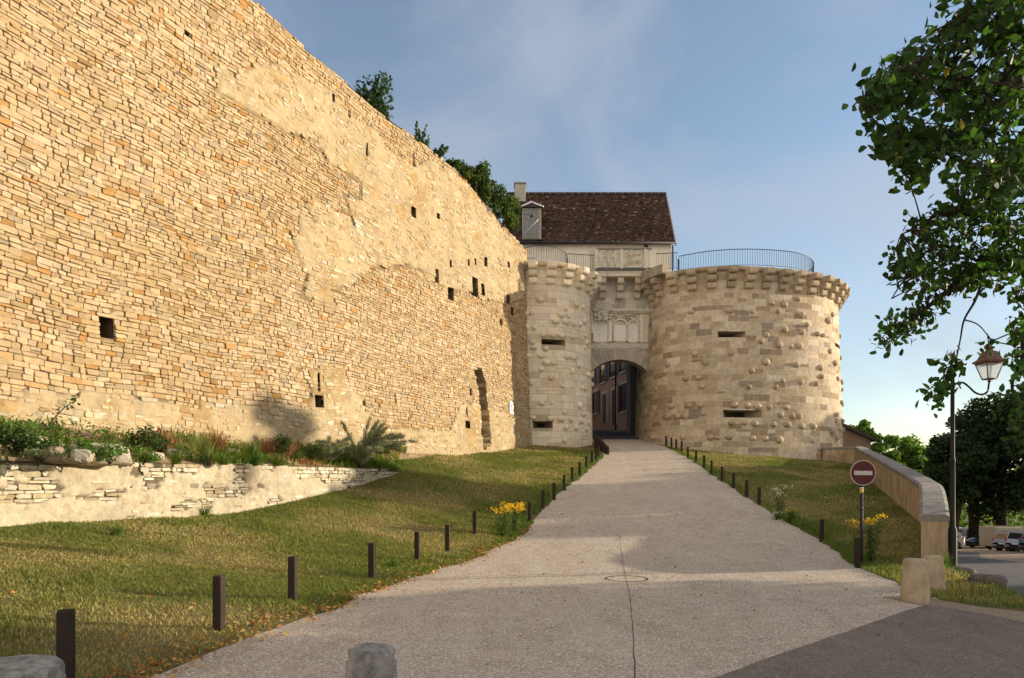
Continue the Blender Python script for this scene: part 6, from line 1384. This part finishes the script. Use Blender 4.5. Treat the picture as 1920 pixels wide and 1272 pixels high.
# grass on the little triangle by the lamp
rn = np.random.default_rng(9); n = 9000; x, y = rn.uniform(5.9, 9.4, n), rn.uniform(8.3, 13.6, n)
k = inpoly(x, y, [(5.7, 9.5), (6.4, 9.2), (7.3, 8.5), (7.55, 9.7), (7.75, 10.7), (8.4, 12.1), (8.9, 13.5), (8.1, 13.3), (7.5, 10.8), (6.8, 10.4)]); x, y = x[k], y[k]; n = len(x); hh = rn.uniform(.04, .15, n); az = rn.uniform(0, 2*PI, n)
B = np.stack([x, y, gz(x, y)-.01], -1); p = np.stack([-np.sin(az), np.cos(az), 0*az], -1)*.007; T = B+np.stack([np.cos(az)*hh*.5, np.sin(az)*hh*.5, hh], -1)
V = np.stack([B-p, B+p, T], 1).reshape(-1, 3); tag(mesh_obj("verge_grass", V, np.arange(n*3), np.full(n, 3), M['blade'], None, np.repeat(leafcol(rn, n, (.10, .17, .03), .25, (.33, .26, .13), .3), 3, 0)), "rough grass at the foot of the street lamp and kerb stones", "grass", kind="stuff")
for i, (px, Y, h, lb) in enumerate([(1772, 12.9, .42, "tall weeds growing at the lamp's foot beside the wall's end"), (218, 11.9, .34, "grass tuft at the foot of the low wall, near the left"), (385, 15.4, .30, "small leafy tuft at the foot of the low wall below its dark streak"), (735, 12.4, .22, "green tuft beside the fifth left timber post")]):
    x = (px-CX)/F*Y; tuft("weed_tuft", (x, Y, g1(x, Y)), h, .28, 90, .014, (.09, .15, .035), lb, 400+i)
def litter(name, x, y, s, col, mat, label, cat, seed, up=3.0, dz=.012, kind='card'):
    rn = np.random.default_rng(seed); n = len(x); C = np.stack([x, y, gz(x, y)+dz+rn.random(n)*.02], -1); V, l, s_, cc = leaves(rn, C, s*rn.uniform(.6, 1.4, n), s*.7*rn.uniform(.6, 1.3, n), col, kind, up)
    tag(mesh_obj(name, V, l, s_, M[mat], None, cc), label, cat, kind="stuff")
rn = np.random.default_rng(21); n = 1700; y = 5.5+13.5*rn.random(n)**.9; x = RL(y)-.12+(fbm(y*2.2, y*0, 3, 1)-.45)*.5+rn.normal(0, .16, n); n2 = 420; y2 = rn.uniform(5, 17, n2); x2 = RL(y2)-rn.random(n2)**1.3*5.5; n3 = 90; y3 = rn.uniform(5, 16, n3); x3 = RL(y3)+rn.random(n3)*8
x, y = np.concatenate([x, x2, x3]), np.concatenate([y, y2, y3]); litter("fallen_leaves", x, y, .055, leafcol(rn, len(x), (.36, .17, .05), .25, (.45, .30, .13), .35), 'dryleaf', "orange-brown fallen leaves along the path's left edge", "leaves", 22, 2.2, .02, 'leaf')
n = 34000; y = 4+17*rn.random(n)**1.4; x = RL(y)+(RR(y)-RL(y))*rn.random(n); k = ~((y < 9.15) & (x > np.interp(y, [5.78, 7.4, 9.15], [1.6, 3.45, 5.45]))); x, y = x[k], y[k]; n = len(x)
V, Lp, Sz = [], [], []
s = rn.uniform(.004, .011, n)*np.where(rn.random(n) < .06, 1.8, 1)*(.7+y*.05); pb = np.array([(1, 0, 0), (0, 1, 0), (-1, 0, 0), (0, -1, 0), (0, 0, .8)]); fb = np.array([0, 1, 4, 1, 2, 4, 2, 3, 4, 3, 0, 4]); a = rn.uniform(0, 2*PI, n)
co, si = np.cos(a)[:, None], np.sin(a)[:, None]; px_, py_ = pb[:, 0][None], pb[:, 1][None]*.75
V = np.stack([x[:, None]+(px_*co-py_*si)*s[:, None], y[:, None]+(px_*si+py_*co)*s[:, None], gz(x, y)[:, None]+.004+pb[:, 2][None]*s[:, None]], -1).reshape(-1, 3)
cl = np.array([(.40, .32, .26), (.52, .44, .37), (.70, .65, .58), (.20, .155, .125)])[rn.choice(4, n, p=[.38, .3, .14, .18])]
tag(mesh_obj("loose_gravel", V, (np.arange(n)[:, None]*5+fb[None]).ravel(), np.full(n*4, 3), M['rock'], None, np.repeat(cl, 5, 0)), "loose chippings scattered on the path", "gravel", kind="stuff")
